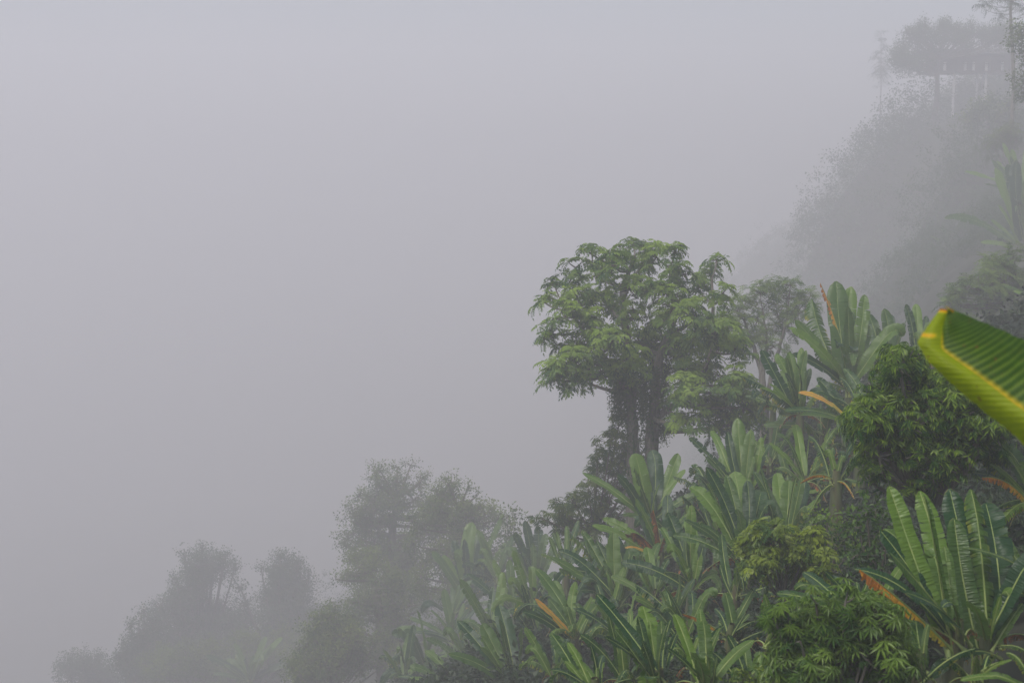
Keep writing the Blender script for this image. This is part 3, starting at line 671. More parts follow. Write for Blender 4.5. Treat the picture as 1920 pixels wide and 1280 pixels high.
# ------------------------------------------------------------------ anchors: where the slope passes under what stands on it
for b in BAN + PACK: anchor(b[0], b[1], b[2], below=.75 if b[2] < 35 else .5)
for a in [(1830, 205, 162, 0, 16), (1940, 215, 160, 0, 16), (1750, 205, 163, 0, 14), (1765, 215, 155, 0, 15), (1672, 280, 200, 0, 19), (1575, 370, 250, 0, 30), (1475, 450, 300, 0, 40), (1900, 520, 72, 0, 9), (1930, 405, 84, 0, 10), (1800, 500, 100, 0, 8), (1870, 660, 42, .0, 5), (1200, 985, 29, 0), (1435, 790, 38, 0), (1745, 960, 14, 0), (1560, 1330, 9.6, 0), (1455, 1120, 15, 0),
          (1540, 1040, 15.5, .2), (1640, 1090, 13.6, 0), (1105, 1030, 30, 0), (735, 1290, 79, 2, 14), (855, 1200, 66, 2, 11), (690, 1330, 70, 2, 11), (640, 1330, 62, 2, 10), (380, 1360, 116, 2, 16), (530, 1350, 114, 2, 16), (270, 1370, 110, 2, 14), (155, 1380, 126, 2, 16), (960, 1110, 55, 1, 7), (470, 1360, 100, 1, 12),
          (1680, 900, 18, 0), (1945, 330, 72, 0, 5), (1905, 250, 100, 0, 9), (1850, 255, 118, .5, 10), (1900, 330, 94, .5, 9), (1750, 1000, 15, .4)]:
    anchor(*a)
# terrain sheet: a fan that is fine near the viewer and coarse far off
ny, nx = 260, 230
yy = np.geomspace(8, 460, ny) - 20
aa = np.linspace(-.80, .62, nx)
Yg, Ag = np.meshgrid(yy, aa, indexing='ij'); Xg = Ag * (Yg + 26)
Zg = ground(Xg, Yg)
rgT = np.random.default_rng(5)
Zg = Zg + rgT.normal(0, .04, Zg.shape) * np.clip(Yg / 15, 0, 3)
idx = (np.arange(ny - 1)[:, None] * nx + np.arange(nx - 1)[None])
Qg = np.stack([idx, idx + 1, idx + nx + 1, idx + nx], -1).reshape(-1, 4)
M_SOIL = plain("forest_floor", (.016, .018, .010), (.035, .045, .018), 1.5, .95, .6)
terr = obj('hillside', mesh('hillside', np.stack([Xg, Yg, Zg], -1).reshape(-1, 3), [Qg], mats=[M_SOIL]))
terr['kind'] = 'structure'; terr['label'] = 'steep overgrown hillside falling to the left into fog'

for i, b in enumerate(BAN):
    banana(b[0], b[1], b[2], b[3], b[4], b[5], group=b[6], seed=i * 7, dead=1 if b[2] < 30 else 0)
for i, (u, v, d, px, lab, gr) in enumerate(PACK):
    banana(u, v, d, lab, (), 7, L=px * near(d) / F, group=gr, seed=500 + i, dead=1 if d < 30 else 0)

# ------------------------------------------------------------------ the tall pinnate tree and its vines
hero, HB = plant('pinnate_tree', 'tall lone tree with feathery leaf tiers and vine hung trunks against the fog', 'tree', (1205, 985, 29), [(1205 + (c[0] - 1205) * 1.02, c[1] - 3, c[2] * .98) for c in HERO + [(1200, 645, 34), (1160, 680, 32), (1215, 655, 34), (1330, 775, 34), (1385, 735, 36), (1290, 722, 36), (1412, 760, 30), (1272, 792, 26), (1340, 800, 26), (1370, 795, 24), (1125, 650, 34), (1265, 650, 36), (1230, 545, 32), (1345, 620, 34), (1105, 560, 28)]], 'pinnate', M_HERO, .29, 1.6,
    trunks=[[(1190, 900, .12), (1186, 760, .10), (1180, 660, .085), (1165, 560, .07), (1190, 480, .03)], [(1222, 900, .13), (1224, 770, .115), (1236, 670, .09), (1270, 590, .07), (1255, 500, .03)],
            [(1183, 740, .07), (1140, 680, .06), (1095, 620, .04), (1050, 560, .02)], [(1226, 780, .08), (1290, 745, .06), (1340, 660, .05), (1335, 520, .02)]], limb_r=.06, depth=.75, inner=.3)
def vines(root, B, lines, seed, name='vine', lab=None):
    for i, (pts, rad, leaves, spread) in enumerate(lines):
        rg = np.random.default_rng(seed + i); bag = Bag()
        P = np.array([at(*p) for p in pts]); tq = np.linspace(0, len(P) - 1, 26); Pp = np.stack([np.interp(tq, np.arange(len(P)), P[:, k]) for k in range(3)], 1)
        Pp[1:] += rg.normal(0, .03, (25, 3)); V, Q = tube(Pp, np.full(26, rad), 4); bag.add(V - B, Q, .0)
        n = leaves; t = rg.integers(0, 25, n); f = rg.random(n)[:, None]; c = Pp[t] * (1 - f) + Pp[t + 1] * f
        D = unit(rg.normal(0, 1, (n, 3))); c = c + D * rg.uniform(.2, 1, n)[:, None] * spread
        scatter('small', c - B, D * .3 + np.array([0, 0, -1.]), np.full(n, .17) * rg.uniform(.7, 1.3, n), rg, rg.normal(-.05, .1, n), bag)
        o = obj(name, bag.mesh(name, [M_MID], smooth=False), root)
        if lab: o['label'] = lab
VL = []
rgv = np.random.default_rng(12)
for u0 in (1188, 1224): VL.append(([(u0, 905, 28.9), (u0 - 2, 760, 28.9), (u0 - 2, 690, 28.9)],   .02, 80, .17))
for u0 in (1150, 1160, 1168, 1176, 1200, 1206, 1214, 1232, 1240, 1248): VL.append(([(u0, 690 + rgv.uniform(-10, 15), 29 + rgv.normal(0, .25)), (u0 + rgv.normal(0, 4), 745, 29 + rgv.normal(0, .25)), (u0 + rgv.normal(0, 5), rgv.uniform(775, 850), 29)], .008, int(rgv.integers(28, 55)), .07))
vines(hero, HB, VL, 300, 'vine', 'creeper hanging along the trunk')

# ------------------------------------------------------------------ other trees and bushes
plant('feathery_tree', 'small feathery pale tree with open forked branches right behind the tall vine hung tree', 'tree', (1430, 800, 38),
      [(1380, 585, 24), (1400, 565, 26), (1425, 550, 28), (1450, 545, 26), (1482, 535, 20), (1475, 560, 28), (1500, 560, 22), (1510, 580, 22), (1390, 615, 28), (1420, 600, 34), (1460, 595, 32), (1490, 600, 24), (1400, 645, 26), (1430, 640, 28), (1380, 640, 26), (1450, 650, 22), (1465, 620, 24), (1360, 610, 24), (1520, 555, 14)],
      'fine', M_SOFT, .36, 2.2, trunks=[[(1432, 760, .10), (1430, 700, .09), (1412, 650, .05), (1395, 600, .03)], [(1440, 720, .06), (1460, 660, .05), (1475, 600, .03)], [(1430, 690, .05), (1440, 640, .04), (1430, 580, .02)]], limb_r=.035, inner=.25)
plant('lance_leaf_bush', 'big dense dark green bush of drooping lance leaves under the overhanging banana leaf', 'bush', (1760, 985, 14),
      fill([(1700, 700, 62, 48), (1745, 745, 110, 70), (1690, 790, 95, 60), (1780, 820, 120, 70), (1730, 870, 95, 60), (1640, 785, 50, 40), (1820, 760, 90, 70), (1645, 860, 40, 50)], 84, 34, 50, 4) + [(1615, 780, 24), (1690, 668, 26), (1725, 672, 28), (1660, 700, 28), (1640, 735, 28), (1600, 800, 18), (1635, 905, 26), (1700, 915, 28), (1845, 830, 40), (1780, 880, 40)],
      'lance', M_LANCE, .18, 3.0, limb_r=.05, depth=.5, inner=.2, flat=.9)
plant('palmate_bush', 'dense round bush of star shaped drooping leaflets in the bottom right foreground', 'bush', (1570, 1330, 9.8),
      fill([(1570, 1190, 130, 66), (1500, 1175, 78, 46), (1640, 1170, 70, 50), (1580, 1260, 140, 60), (1500, 1240, 70, 40), (1660, 1240, 60, 60)], 62, 30, 46, 9) + [(1452, 1160, 22), (1475, 1145, 24), (1530, 1130, 26), (1585, 1130, 28), (1640, 1140, 28), (1680, 1170, 26), (1695, 1215, 24), (1440, 1165, 16)],
      'palmate', M_PALM, .165, 1.8, limb_r=.03, depth=.6, inner=.2)
plant('round_leaf_bush', 'small round leaved bush at the bottom edge left of the palmate bush', 'bush', (1425, 1320, 11.0),
      fill([(1425, 1275, 60, 26), (1470, 1262, 40, 24)], 12, 20, 28, 21), 'small', M_YEL, .16, 1.6, limb_r=.02)
plant('yellowish_bush', 'yellow green bush with tufted feathery leaf tips below the square topped banana leaf', 'bush', (1465, 1125, 15),
      [(1395, 1020, 20), (1420, 1008, 22), (1450, 1012, 26), (1485, 1005, 24), (1520, 1010, 24), (1410, 1045, 22), (1440, 1040, 26), (1475, 1045, 28), (1510, 1040, 26), (1545, 1050, 22), (1535, 1025, 20), (1420, 1075, 20), (1500, 1075, 26), (1535, 1078, 24), (1460, 985, 16), (1425, 985, 16), (1555, 1075, 18)],
      'pinnate', M_YEL, .18, 2.4, limb_r=.025)
plant('dark_shrub', 'small rounded dark shrub between the yellowish bush and the shade gap', 'bush', (1550, 1040, 16),
      [(1525, 985, 22), (1550, 975, 22), (1575, 985, 20), (1540, 1000, 24), (1570, 1005, 22), (1595, 1030, 24), (1570, 1035, 24), (1605, 1050, 20)], 'small', M_LANCE, .17, 1.8, limb_r=.02)
plant('creeper_mound', 'dark mound smothered in creeper left of the large near banana plant', 'bush', (1645, 1105, 13.6),
      [(1610, 985, 26), (1640, 972, 26), (1665, 995, 24), (1625, 1020, 30), (1660, 1030, 30), (1690, 1020, 22), (1640, 1060, 30), (1690, 1055, 26), (1605, 1040, 22), (1625, 960, 16)], 'small', M_DARK, .20, 1.8, limb_r=.025)
plant('stepped_bush', 'dark leafy bush stepping down to the left beneath the vine hung tree', 'bush', (1110, 1040, 30),
      [(1145, 830, 28), (1160, 800, 20), (1120, 860, 26), (1165, 860, 32), (1150, 890, 34), (1115, 895, 24), (1190, 880, 28), (1165, 930, 34), (1105, 930, 30), (1125, 960, 32), (1075, 940, 26), (1050, 965, 26), (1025, 975, 20), (1080, 975, 30), (1150, 975, 32), (1190, 950, 28), (1110, 1000, 30), (1180, 840, 24), (1010, 970, 12), (1045, 945, 12), (1060, 1000, 26), (1200, 920, 26)],
      'lance', M_MID, .30, 4.0, limb_r=.04, inner=.3)
plant('distant_vine_tree', 'grey fog veiled tree with an open leafy top left of the yellower tree', 'tree', (735, 1310, 79),
      fill([(745, 920, 74, 62), (700, 965, 66, 60), (690, 1015, 60, 50), (765, 1000, 90, 90), (730, 1090, 90, 90)], 70, 22, 32, 31) + [(668, 965, 16), (712, 880, 16), (770, 872, 14), (660, 1000, 16), (640, 1080, 16), (655, 1085, 18), (745, 875, 16), (800, 890, 14), (672, 930, 14)],
      'small', M_MID, .46, 1.3, trunks=[[(735, 1200, .35), (730, 1050, .3), (745, 930, .15)]], limb_r=.12, group='fog veiled trees at the left')
plant('creeper_tree', 'yellow green creeper covered tree standing right of the grey open topped tree', 'tree', (855, 1210, 66),
      fill([(850, 945, 56, 52), (820, 1000, 76, 66), (890, 985, 60, 56), (840, 1070, 110, 80), (900, 1050, 66, 60)], 64, 22, 32, 41) + [(878, 912, 14), (893, 930, 12), (840, 905, 14), (920, 965, 16), (815, 920, 14), (935, 1000, 18)],
      'small', M_OLIVE, .42, 1.3, trunks=[[(855, 1150, .3), (855, 1050, .25), (860, 950, .12)]], limb_r=.09, group='fog veiled trees at the left')
plant('slender_sapling', 'slender creeper wrapped sapling standing alone beside the misty upright banana leaves', 'tree', (958, 1110, 55),
      [(950, 968, 12), (965, 962, 11), (958, 985, 14), (968, 1000, 14), (948, 1000, 12), (960, 1020, 16), (975, 1030, 14), (945, 1035, 14)], 'small', M_OLIVE, .55, 1.6, limb_r=.04, group='fog veiled trees at the left')
plant('creeper_tree', 'creeper draped tree with a leafy arm reaching left below the grey open topped tree', 'tree', (705, 1340, 70),
      fill([(725, 1120, 80, 60), (710, 1200, 100, 80), (780, 1190, 90, 90), (690, 1055, 46, 36)], 66, 24, 34, 51) + [(650, 1078, 14), (630, 1085, 10), (668, 1072, 16), (685, 1040, 18)],
      'small', M_OLIVE, .42, 1.3, trunks=[[(715, 1260, .25), (712, 1150, .22), (690, 1060, .1)]], limb_r=.09, group='fog veiled trees at the left')
plant('creeper_bush', 'pale yellow green bush mass at the bottom left of the creeper draped tree', 'bush', (635, 1350, 62),
      fill([(630, 1190, 66, 60), (600, 1230, 76, 60), (670, 1240, 80, 60), (570, 1260, 70, 46)], 52, 24, 34, 61) + [(625, 1140, 16), (605, 1150, 16), (650, 1145, 16), (560, 1215, 16)], 'small', M_OLIVE, .40, 1.3, limb_r=.07, group='fog veiled trees at the left')
FG = 'faint tree silhouettes at the far left'
plant('distant_tree', 'broad topped faint tree, tallest of the silhouettes at the far left', 'tree', (380, 1370, 116),
      fill([(385, 1072, 62, 50), (380, 1130, 76, 70), (365, 1190, 112, 84), (360, 1255, 140, 70)], 90, 26, 38, 71) + [(345, 1040, 16), (380, 1030, 18), (420, 1045, 18), (440, 1065, 14), (330, 1085, 16)], 'small', M_FAR, .62, 1.3, limb_r=.2, group=FG)
plant('distant_tree', 'faint round topped tree right of the tallest far left silhouette', 'tree', (535, 1360, 114),
      fill([(530, 1085, 60, 50), (535, 1135, 60, 70), (505, 1195, 104, 90), (500, 1255, 120, 60)], 78, 26, 36, 81) + [(490, 1065, 16), (525, 1045, 16), (560, 1055, 16), (580, 1075, 14), (450, 1100, 18), (460, 1130, 20)], 'small', M_FAR, .62, 1.3, limb_r=.2, group=FG)
plant('distant_tree', 'faint narrow tree left of the tallest far left silhouette', 'tree', (270, 1380, 110),
      fill([(272, 1190, 48, 48), (265, 1240, 66, 60)], 34, 24, 34, 91) + [(270, 1150, 16), (245, 1175, 14), (300, 1165, 14)], 'small', M_FAR, .6, 1.3, limb_r=.18, group=FG)
plant('distant_tree', 'faintest low tree top in the bottom left corner', 'tree', (155, 1390, 126),
      fill([(155, 1255, 56, 42), (180, 1280, 70, 36)], 22, 24, 34, 101), 'small', M_FAR, .65, 1.3, limb_r=.18, group=FG)
plant('distant_bush', 'faint olive bush filling the bottom between the two round topped far trees', 'bush', (470, 1370, 100),
      fill([(450, 1240, 100, 60), (540, 1220, 80, 56), (340, 1250, 90, 46), (620, 1260, 60, 40)], 60, 24, 36, 111), 'small', M_OLIVE, .5, 1.3, limb_r=.12, group=FG)
plant('olive_tree', 'spreading olive brown feathery tree with an orange leaf patch behind the overhanging leaf', 'tree', (1880, 690, 42),
      fill([(1870, 520, 70, 50), (1840, 560, 70, 50), (1890, 580, 70, 60), (1830, 610, 60, 40)], 40, 20, 30, 121) + [(1790, 545, 14), (1815, 530, 18), (1900, 478, 20), (1870, 490, 18), (1845, 510, 18), (1780, 570, 14), (1770, 565, 10)],
      'fine', M_SOFT, .42, 1.7, trunks=[[(1890, 670, .14), (1890, 600, .1), (1860, 540, .05)], [(1890, 610, .07), (1910, 530, .04)]], limb_r=.04, inner=.3)
HG = 'fog veiled trees on the hilltop'
plant('hilltop_tree', 'wide domed faint tree behind the stilt house at the top right', 'tree', (1765, 215, 155),
      fill([(1750, 72, 76, 36), (1810, 70, 76, 30), (1865, 70, 56, 30), (1712, 108, 46, 36)], 52, 18, 26, 131) + [(1700, 62, 16), (1735, 48, 18), (1775, 46, 16), (1820, 50, 16), (1690, 90, 16)], 'small', M_FAR, .7, 1.4, trunks=[[(1755, 190, .3), (1760, 110, .2)]], limb_r=.12, group=HG)
plant('drooping_conifer', 'see through conifer with drooping twigs at the top right corner', 'tree', (1905, 215, 92),
      [(1870, 10, 22), (1890, 0, 24), (1850, 20, 14), (1905, 20, 22), (1880, 30, 18), (1860, -10, 18), (1915, -5, 24), (1900, -30, 30), (1845, 8, 10), (1925, 30, 24)], 'droop', M_FAR, .75, .9, trunks=[[(1902, 150, .12), (1895, 40, .1), (1897, -30, .05)]], limb_r=.03, group=HG)
plant('hanging_tree', 'darker leafy tree hanging into the right edge beside the stilt house', 'tree', (1940, 320, 70),
      [(1905, 50, 16), (1910, 75, 22), (1900, 85, 16), (1920, 95, 24), (1925, 60, 24), (1915, 120, 12), (1920, 140, 14), (1898, 148, 12), (1908, 160, 18), (1925, 165, 22), (1912, 185, 14), (1925, 110, 16)], 'small', M_MID, .5, 1.8, trunks=[[(1940, 220, .12), (1935, 100, .08), (1930, 40, .04)]], limb_r=.04, group=HG)
plant('thin_conifer', 'faint thin pointed conifer left of the domed hilltop tree', 'tree', (1655, 262, 196),
      [(1652, 62, 7), (1650, 78, 10), (1655, 95, 13), (1646, 112, 16), (1658, 128, 18), (1650, 145, 20)], 'droop', M_FAR, .9, 1.8, trunks=[[(1652, 170, .08), (1652, 100, .05), (1652, 65, .02)]], limb_r=.03, group=HG)
plant('hillside_bush', 'misty rounded bush just below the stilt house', 'bush', (1850, 260, 118),
      fill([(1850, 205, 40, 26), (1890, 225, 40, 26), (1820, 225, 30, 20)], 16, 14, 22, 141), 'small', M_OLIVE, .75, 1.6, limb_r=.05, group='misty bushes on the upper slope')
plant('grassy_bush', 'misty fine leaved bush at the right edge above the yellow green banana leaves', 'bush', (1900, 320, 92),
      fill([(1895, 255, 50, 26), (1860, 275, 30, 20)], 16, 14, 22, 151), 'droop', M_OLIVE, .7, 1.6, limb_r=.05, group='misty bushes on the upper slope')

# ------------------------------------------------------------------ house on stilts
M_CONC = plain("pale_concrete", (.6, .59, .57), (.75, .73, .70), 3, .9, .2)
M_WOOD = plain("dark_timber", (.05, .04, .035), (.10, .085, .07), 4, .85, .3, (1, 1, 8))
M_ROOF = plain("dull_roof", (.05, .05, .048), (.09, .085, .08), 4, .8, .2)
def box(x0, x1, y0, y1, z0, z1):
    V = np.array([[x, y, z] for z in (z0, z1) for y in (y0, y1) for x in (x0, x1)], float)
    Q = np.array([[0, 2, 3, 1], [4, 5, 7, 6], [0, 1, 5, 4], [2, 6, 7, 3], [0, 4, 6, 2], [1, 3, 7, 5]])
    return V, Q
hd = 162.0
p0 = at(1740, 133, hd); p1 = at(1925, 133, hd)
hx0, hx1, hy, hz = p0[0], p1[0], p0[1], p0[2]
HBs = np.array([(hx0 + hx1) / 2, hy + 2, float(ground((hx0 + hx1) / 2, hy + 2))])
house = thing('stilt_house', 'dark open house on pale concrete stilts half lost in fog at the top right', 'house', HBs)
def hpart(name, b, m):
    V, Q = box(*b); return obj(name, mesh(name, V - HBs, [Q], mats=[m], smooth=False), house)
hpart('floor', (hx0, hx1, hy - .1, hy + 4.5, hz - .25, hz), M_WOOD)
hpart('back_wall', (hx0 + .8, hx1, hy + 3.2, hy + 3.35, hz + .003, hz + 1.9), M_WOOD)
hpart('side_wall', (hx0 + .65, hx0 + .797, hy + 1.0, hy + 3.35, hz + .003, hz + 1.9), M_WOOD)
V = np.array([[hx0 - .6, hy - .7, hz + 1.9], [hx1 + .4, hy - .7, hz + 1.9], [hx1 + .4, hy + 5, hz + 1.9], [hx0 - .6, hy + 5, hz + 1.9], [hx0 + .8, hy + 2.1, hz + 2.6], [hx1 - .6, hy + 2.1, hz + 2.6]], float)
obj('roof', mesh('roof', V - HBs, [np.array([[0, 1, 5, 4], [2, 3, 4, 5], [3, 2, 1, 0]]), np.array([[3, 0, 4], [1, 2, 5]])], mats=[M_ROOF], smooth=False), house)
hpart('railing', (hx0, hx1, hy - .06, hy - .02, hz + .75, hz + .82), M_WOOD)
for u in (1772, 1810, 1826, 1850, 1880, 1905):
    x = at(u, 120, hd)[0]; hpart('porch_post', (x - .13, x + .13, hy + .05, hy + .25, hz + .003, hz + 1.0), M_CONC)
for u in (1745, 1800, 1862, 1918):
    x = at(u, 120, hd)[0]; hpart('roof_column', (x - .09, x + .09, hy + .5, hy + .68, hz + .003, hz + 1.897), M_WOOD)
for u, dy in ((1791, .2), (1837, .6), (1851, .2), (1856, 2.2), (1900, .2), (1915, 3)):
    x = at(u, 150, hd)[0]; g = float(ground(x, hy + dy)); hpart('stilt', (x - .11, x + .11, hy + dy, hy + dy + .22, min(g, hz - 1) - .3, hz - .253), M_CONC)

# ------------------------------------------------------------------ the banana leaf that hangs into the picture at the right
def fore_leaf():
    TOP = [(1768, 573, 3.50), (1785, 579, 3.52), (1815, 592, 3.52), (1862, 612, 3.50), (1920, 637, 3.47), (2000, 672, 3.42), (2090, 715, 3.36), (2180, 770, 3.28), (2270, 850, 3.22)]
    HIN = [(1790, 583, 3.50), (1768, 608, 3.46), (1766, 655, 3.42), (1835, 703, 3.37), (1905, 757, 3.33), (1990, 815, 3.27), (2085, 868, 3.21), (2180, 905, 3.17), (2272, 925, 3.16)]
    BOT = [(1763, 578, 3.49), (1741, 609, 3.46), (1719, 641, 3.44), (1742, 680, 3.42), (1805, 737, 3.40), (1875, 795, 3.37), (1960, 868, 3.33), (2100, 945, 3.26), (2274, 955, 3.18)]
    n = 420; k = len(TOP); tq = np.linspace(0, k - 1, n)
    def sm(A):
        A = np.array([at(*a) for a in A]); P = np.stack([np.interp(tq, np.arange(k), A[:, i]) for i in range(3)], 1)
        for _ in range(60): P[1:-1] = (P[:-2] + 2 * P[1:-1] + P[2:]) / 4
        return P
    A, Hh, Bt = sm(TOP), sm(HIN), sm(BOT)
    rg = np.random.default_rng(8)
    def ragged(E, amp):                       # small nicks along a margin
        q = rg.normal(0, 1, n); q = np.convolve(q, np.ones(5) / 5, 'same') + .6 * np.convolve(rg.normal(0, 1, n), np.ones(25) / 12, 'same')
        return E + (Hh - E) * np.clip(q * amp, -.02, .06)[:, None]
    A, Bt = ragged(A, .012), ragged(Bt, .03)
    V, U, AG = [], [], []; ks = 18
    t = np.linspace(0, 1, n)[:, None]; s = np.linspace(0, 1, ks)[None]
    toward = unit(-Hh.mean(0))
    # upper half with its ridges, hinge -> top edge (ridges run slightly forward)
    ph = (t - .13 * s) * 44 * 2 * math.pi + 1.2 * np.sin(t * 21)
    rid = .0055 * (np.abs(np.sin(ph * .5)) ** .7) * np.sin(np.clip(s, .02, .98) * math.pi) ** .4 * np.clip((t - .1) * 12, 0, 1)
    Pu = Hh[:, None] * (1 - s[..., None]) + A[:, None] * s[..., None] + (rid + .03 * np.sin(s * math.pi))[..., None] * toward
    # lower half, hinge -> lower margin
    rl = .0007 * np.sin((t * 44 - s * 2) * 2 * math.pi)
    Pl = Hh[:, None] * (1 - s[..., None]) + Bt[:, None] * s[..., None] + (rl + .012 * np.sin(s * math.pi))[..., None] * toward
    u_a = np.clip(.30 - s * 2.4, 0, 1) * np.clip((t - .14) * 14, 0, 1) * (.85 + .12 * np.sin(ph)) + .8 * np.clip(1 - t * 45, 0, 1)
    l_a = np.clip(.36 - s * 5, 0, 1) * np.clip((t - .12) * 14, 0, 1) + .10 * np.clip((s - .93) * 14, 0, 1) * np.ones_like(t)
    l_a = np.maximum(l_a, .44 * np.exp(-((t - .225 + .05 * (1 - s) + .03 * s * s) / .016) ** 2) * np.clip((s - .12) * 3, 0, 1))
    l_a = np.maximum(l_a, .9 * np.clip(1 - t * 26, 0, 1))
    u_a = np.maximum(u_a, 0); i = np.arange(n - 1)[:, None] * ks + np.arange(ks - 1)[None]
    q = np.stack([i, i + ks, i + ks + 1, i + 1], -1).reshape(-1, 4); nn = n * ks
    V = np.concatenate([Pu.reshape(-1, 3), Pl.reshape(-1, 3)]); Q = np.concatenate([q, (q + nn)[:, ::-1]])
    MI = np.concatenate([np.zeros(len(q), int), np.ones(len(q), int)])
    U = np.concatenate([np.stack([ph / (2 * math.pi) / 60 * 1.4, s + 0 * t], -1).reshape(-1, 2), np.stack([t - .05 * s, s + 0 * t], -1).reshape(-1, 2)])
    AG = np.concatenate([u_a.ravel(), l_a.ravel()])
    env = np.clip((t - .10) * 10, 0, 1)
    vu = (np.abs(np.cos(ph * .5 - .35)) ** 8) * env * np.clip(1.25 - s * .75, 0, 1) + (1 - env) * .8
    VE = np.concatenate([vu.ravel(), (.5 + .3 * np.sin((t * 44 - s * 2) * 2 * math.pi) * np.ones_like(s)).ravel()])
    return V, Q, U, AG, MI, Hh, VE
def near_leaf_mat(name, dark, light, trans):
    m, t, N, L = new_mat(name)
    out = N("OutputMaterial"); b = N("BsdfPrincipled"); tr = N("BsdfTranslucent"); mx = N("MixShader")
    ri = N("Attribute", attribute_name="vein"); ag = N("Attribute", attribute_name="age"); co = N("TexCoord")
    no = N("TexNoise"); no.inputs["Scale"].default_value = 22; no.inputs["Detail"].default_value = 5; L(co.outputs["Object"], no.inputs["Vector"])
    mm = N("Mix", data_type='RGBA'); L(ri.outputs["Fac"], mm.inputs[0]); mm.inputs[6].default_value = (*dark, 1); mm.inputs[7].default_value = (*light, 1)
    md = N("MapRange"); md.inputs[1].default_value = .25; md.inputs[2].default_value = .75; md.inputs[3].default_value = .8; md.inputs[4].default_value = 1.15; L(no.outputs[0], md.inputs[0])
    mv = N("Mix", data_type='RGBA', blend_type='MULTIPLY'); mv.inputs[0].default_value = 1; L(mm.outputs[2], mv.inputs[6]); L(md.outputs[0], mv.inputs[7])
    nz = N("Math", operation='MULTIPLY_ADD'); L(no.outputs[0], nz.inputs[0]); nz.inputs[1].default_value = 1.2; nz.inputs[2].default_value = .4
    a2 = N("Math", operation='MULTIPLY'); L(ag.outputs["Fac"], a2.inputs[0]); L(nz.outputs[0], a2.inputs[1])
    cr = N("ValToRGB"); ramp(cr, [(0, (.4, .42, .01)), (.3, (.75, .55, .01)), (.5, (.85, .42, .01)), (.7, (.45, .14, .02)), (1, (.12, .05, .02))]); L(a2.outputs[0], cr.inputs[0])
    mr = N("MapRange"); mr.inputs[1].default_value = .06; mr.inputs[2].default_value = .26; L(a2.outputs[0], mr.inputs[0])
    am = N("Mix", data_type='RGBA'); L(mr.outputs[0], am.inputs[0]); L(mv.outputs[2], am.inputs[6]); L(cr.outputs[0], am.inputs[7])
    sp = N("TexNoise"); sp.inputs["Scale"].default_value = 75; sp.inputs["Detail"].default_value = 2; L(co.outputs["Object"], sp.inputs["Vector"])
    sr = N("MapRange"); sr.inputs[1].default_value = .68; sr.inputs[2].default_value = .74; L(sp.outputs[0], sr.inputs[0])
    fm = N("Mix", data_type='RGBA'); L(sr.outputs[0], fm.inputs[0]); L(am.outputs[2], fm.inputs[6]); fm.inputs[7].default_value = (.16, .09, .02, 1); am = fm
    L(am.outputs[2], b.inputs["Base Color"]); b.inputs["Roughness"].default_value = .5; b.inputs["Specular IOR Level"].default_value = .3
    L(am.outputs[2], tr.inputs[0]); mx.inputs[0].default_value = trans; L(b.outputs[0], mx.inputs[1]); L(tr.outputs[0], mx.inputs[2]); L(mx.outputs[0], out.inputs[0])
    return m
M_FU = near_leaf_mat("near_leaf_upper", (.036, .098, .001), (.19, .30, .025), .52)
M_FL = near_leaf_mat("near_leaf_lower", (.27, .36, .002), (.35, .43, .004), .5)  # far lighter than the upper half: backlit glow put into the leaf colour
V, Q, U, AG, MI, Hh, VE = fore_leaf()
sx = Hh[-1] + np.array([.22, -.05, -.25]); gz = float(ground(sx[0] + .15, sx[1]))
fb = np.array([sx[0] + .15, sx[1], gz])
fore = thing('banana_plant', 'nearest banana plant whose bright folded yellow edged leaf hangs in from the right edge', 'banana plant', fb)
o = obj('leaf', mesh('leaf', V - fb, [Q], {'age': AG, 'vein': VE}, U, [M_FU, M_FL], MI), fore); o['label'] = 'folded bright green leaf with a yellow fold and browned tip'
V2, Q2 = tube(bezier(Hh[-1], (Hh[-1] + sx) / 2 + np.array([.05, 0, .06]), sx, 8), np.linspace(.016, .03, 8), 8); obj('leaf_stalk', mesh('leaf_stalk', V2 - fb, [Q2], mats=[M_RIB]), fore)
kk = np.linspace(0, 1, 8)[:, None]
V2, Q2 = tube((fb - np.array([0, 0, .2])) * (1 - kk) + (sx + np.array([.06, 0, .1])) * kk, np.linspace(.13, .05, 8), 10); obj('pseudostem', mesh('pseudostem', V2 - fb, [Q2], mats=[M_STEM]), fore)

# ------------------------------------------------------------------ undergrowth that nobody could count
rg = np.random.default_rng(44)
n = 14000
dd = np.exp(rg.uniform(math.log(7.5), math.log(48), n)); xa = rg.uniform(-.40, .45, n)
Px = xa * dd; Pz = ground(Px, dd); P = np.stack([Px, dd, Pz + rg.uniform(.0, .35, n)], 1)
keep = (dd > 9 - 3 * (xa < .1)) & ((xa < .27) | (dd < 30))
P = P[keep]; n = len(P); S = rg.uniform(.28, .5, n) * np.clip(dd[keep] / 20, .55, 1.1)
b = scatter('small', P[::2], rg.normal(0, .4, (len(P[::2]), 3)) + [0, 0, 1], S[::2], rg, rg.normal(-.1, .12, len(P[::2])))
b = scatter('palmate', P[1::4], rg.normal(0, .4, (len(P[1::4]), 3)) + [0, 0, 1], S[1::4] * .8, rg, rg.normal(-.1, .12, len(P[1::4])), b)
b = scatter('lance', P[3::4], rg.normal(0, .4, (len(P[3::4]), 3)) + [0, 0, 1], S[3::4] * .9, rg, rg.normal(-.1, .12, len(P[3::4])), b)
o = obj('undergrowth', b.mesh('undergrowth', [M_SHADE], smooth=False)); o['kind'] = 'stuff'; o['label'] = 'leafy undergrowth between the banana plants, coloured dark as deep shade'
na, nc = 2600, 420                         # bushes and low trees, each a dome of leaf sprays
xa = np.concatenate([rg.uniform(.08, .46, na), rg.uniform(-.5, .08, nc)])
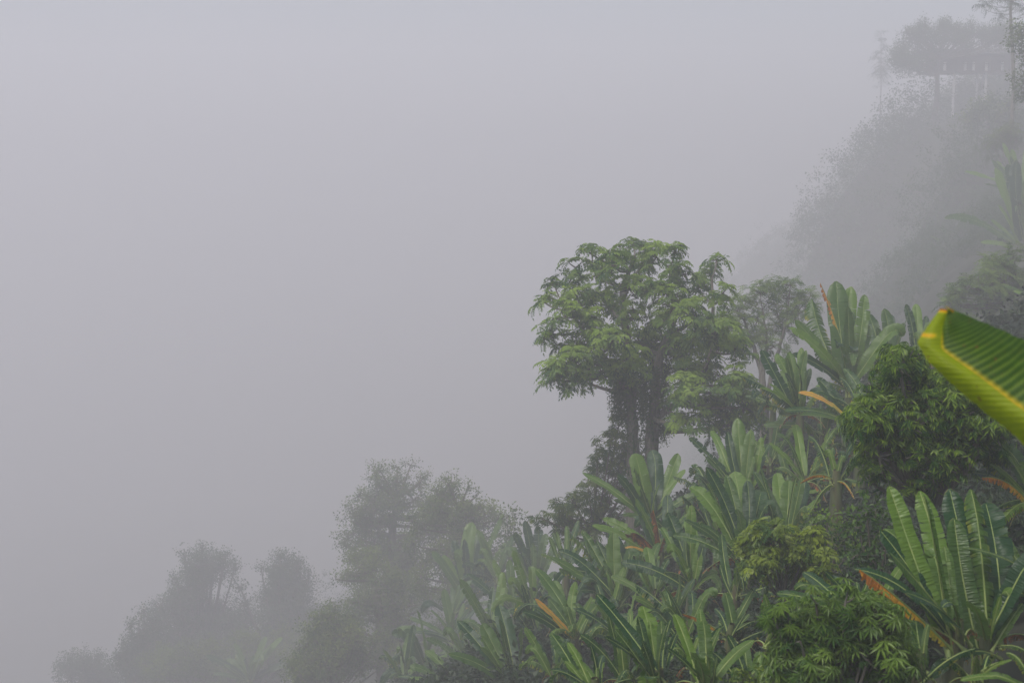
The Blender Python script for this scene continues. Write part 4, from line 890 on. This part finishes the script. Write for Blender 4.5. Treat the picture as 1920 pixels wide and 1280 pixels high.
dd = np.concatenate([np.exp(rg.uniform(math.log(70), math.log(320), na)), np.exp(rg.uniform(math.log(60), math.log(200), nc))])
ok = ~((xa > .24) & (dd < 76)) & ~((xa > .295) & (xa < .37) & (dd > 128) & (dd < 165)); dd = dd[ok]; xa = xa[ok]; nb = len(dd)
Bx = xa * dd; Bz = ground(Bx, dd); Br = rg.uniform(1.0, 2.6, nb) * np.where(dd < 112, .6, 1.) * np.clip(dd / 100, .7, 1.7); Bh = Br * rg.uniform(.8, 1.9, nb)
m = 30
D = unit(rg.normal(0, 1, (nb, m, 3))); D[..., 2] = np.abs(D[..., 2])
q = rg.uniform(.75, 1.0, (nb, m, 1))
P = np.stack([Bx, dd, Bz], -1)[:, None] + D * q * np.stack([Br, Br, Bh], -1)[:, None]
P = P.reshape(-1, 3); Dn = (D + [0, 0, .4]).reshape(-1, 3); n = len(P)
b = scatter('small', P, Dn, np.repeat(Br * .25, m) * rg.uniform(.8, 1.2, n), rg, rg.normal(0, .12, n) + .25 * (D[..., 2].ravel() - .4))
o = obj('hillside_thicket', b.mesh('hillside_thicket', [M_FAR], smooth=False)); o['kind'] = 'stuff'; o['label'] = 'fog veiled thicket covering the far slope'

# ------------------------------------------------------------------ the fog
M_HAZE = bpy.data.materials.new("haze_air"); M_HAZE.use_nodes = True
t = M_HAZE.node_tree; t.nodes.clear()
out = t.nodes.new("ShaderNodeOutputMaterial"); pv = t.nodes.new("ShaderNodeVolumePrincipled")
pv.inputs["Color"].default_value = (*HAZE_COLOR, 1); pv.inputs["Density"].default_value = HAZE_DENSITY
pv.inputs["Anisotropy"].default_value = 0.0
t.links.new(pv.outputs[0], out.inputs["Volume"])
zlo = float(Zg.min()) - 1.5
V, Q = box(float(Xg.min()) - 2, float(Xg.max()) + 2, float(yy[0]) - 2, 460, zlo, HAZE_TOP)
hz_ = obj('haze', mesh('haze', V, [Q], mats=[M_HAZE], smooth=False)); hz_['kind'] = 'stuff'; hz_['label'] = 'thick pale fog filling the valley'
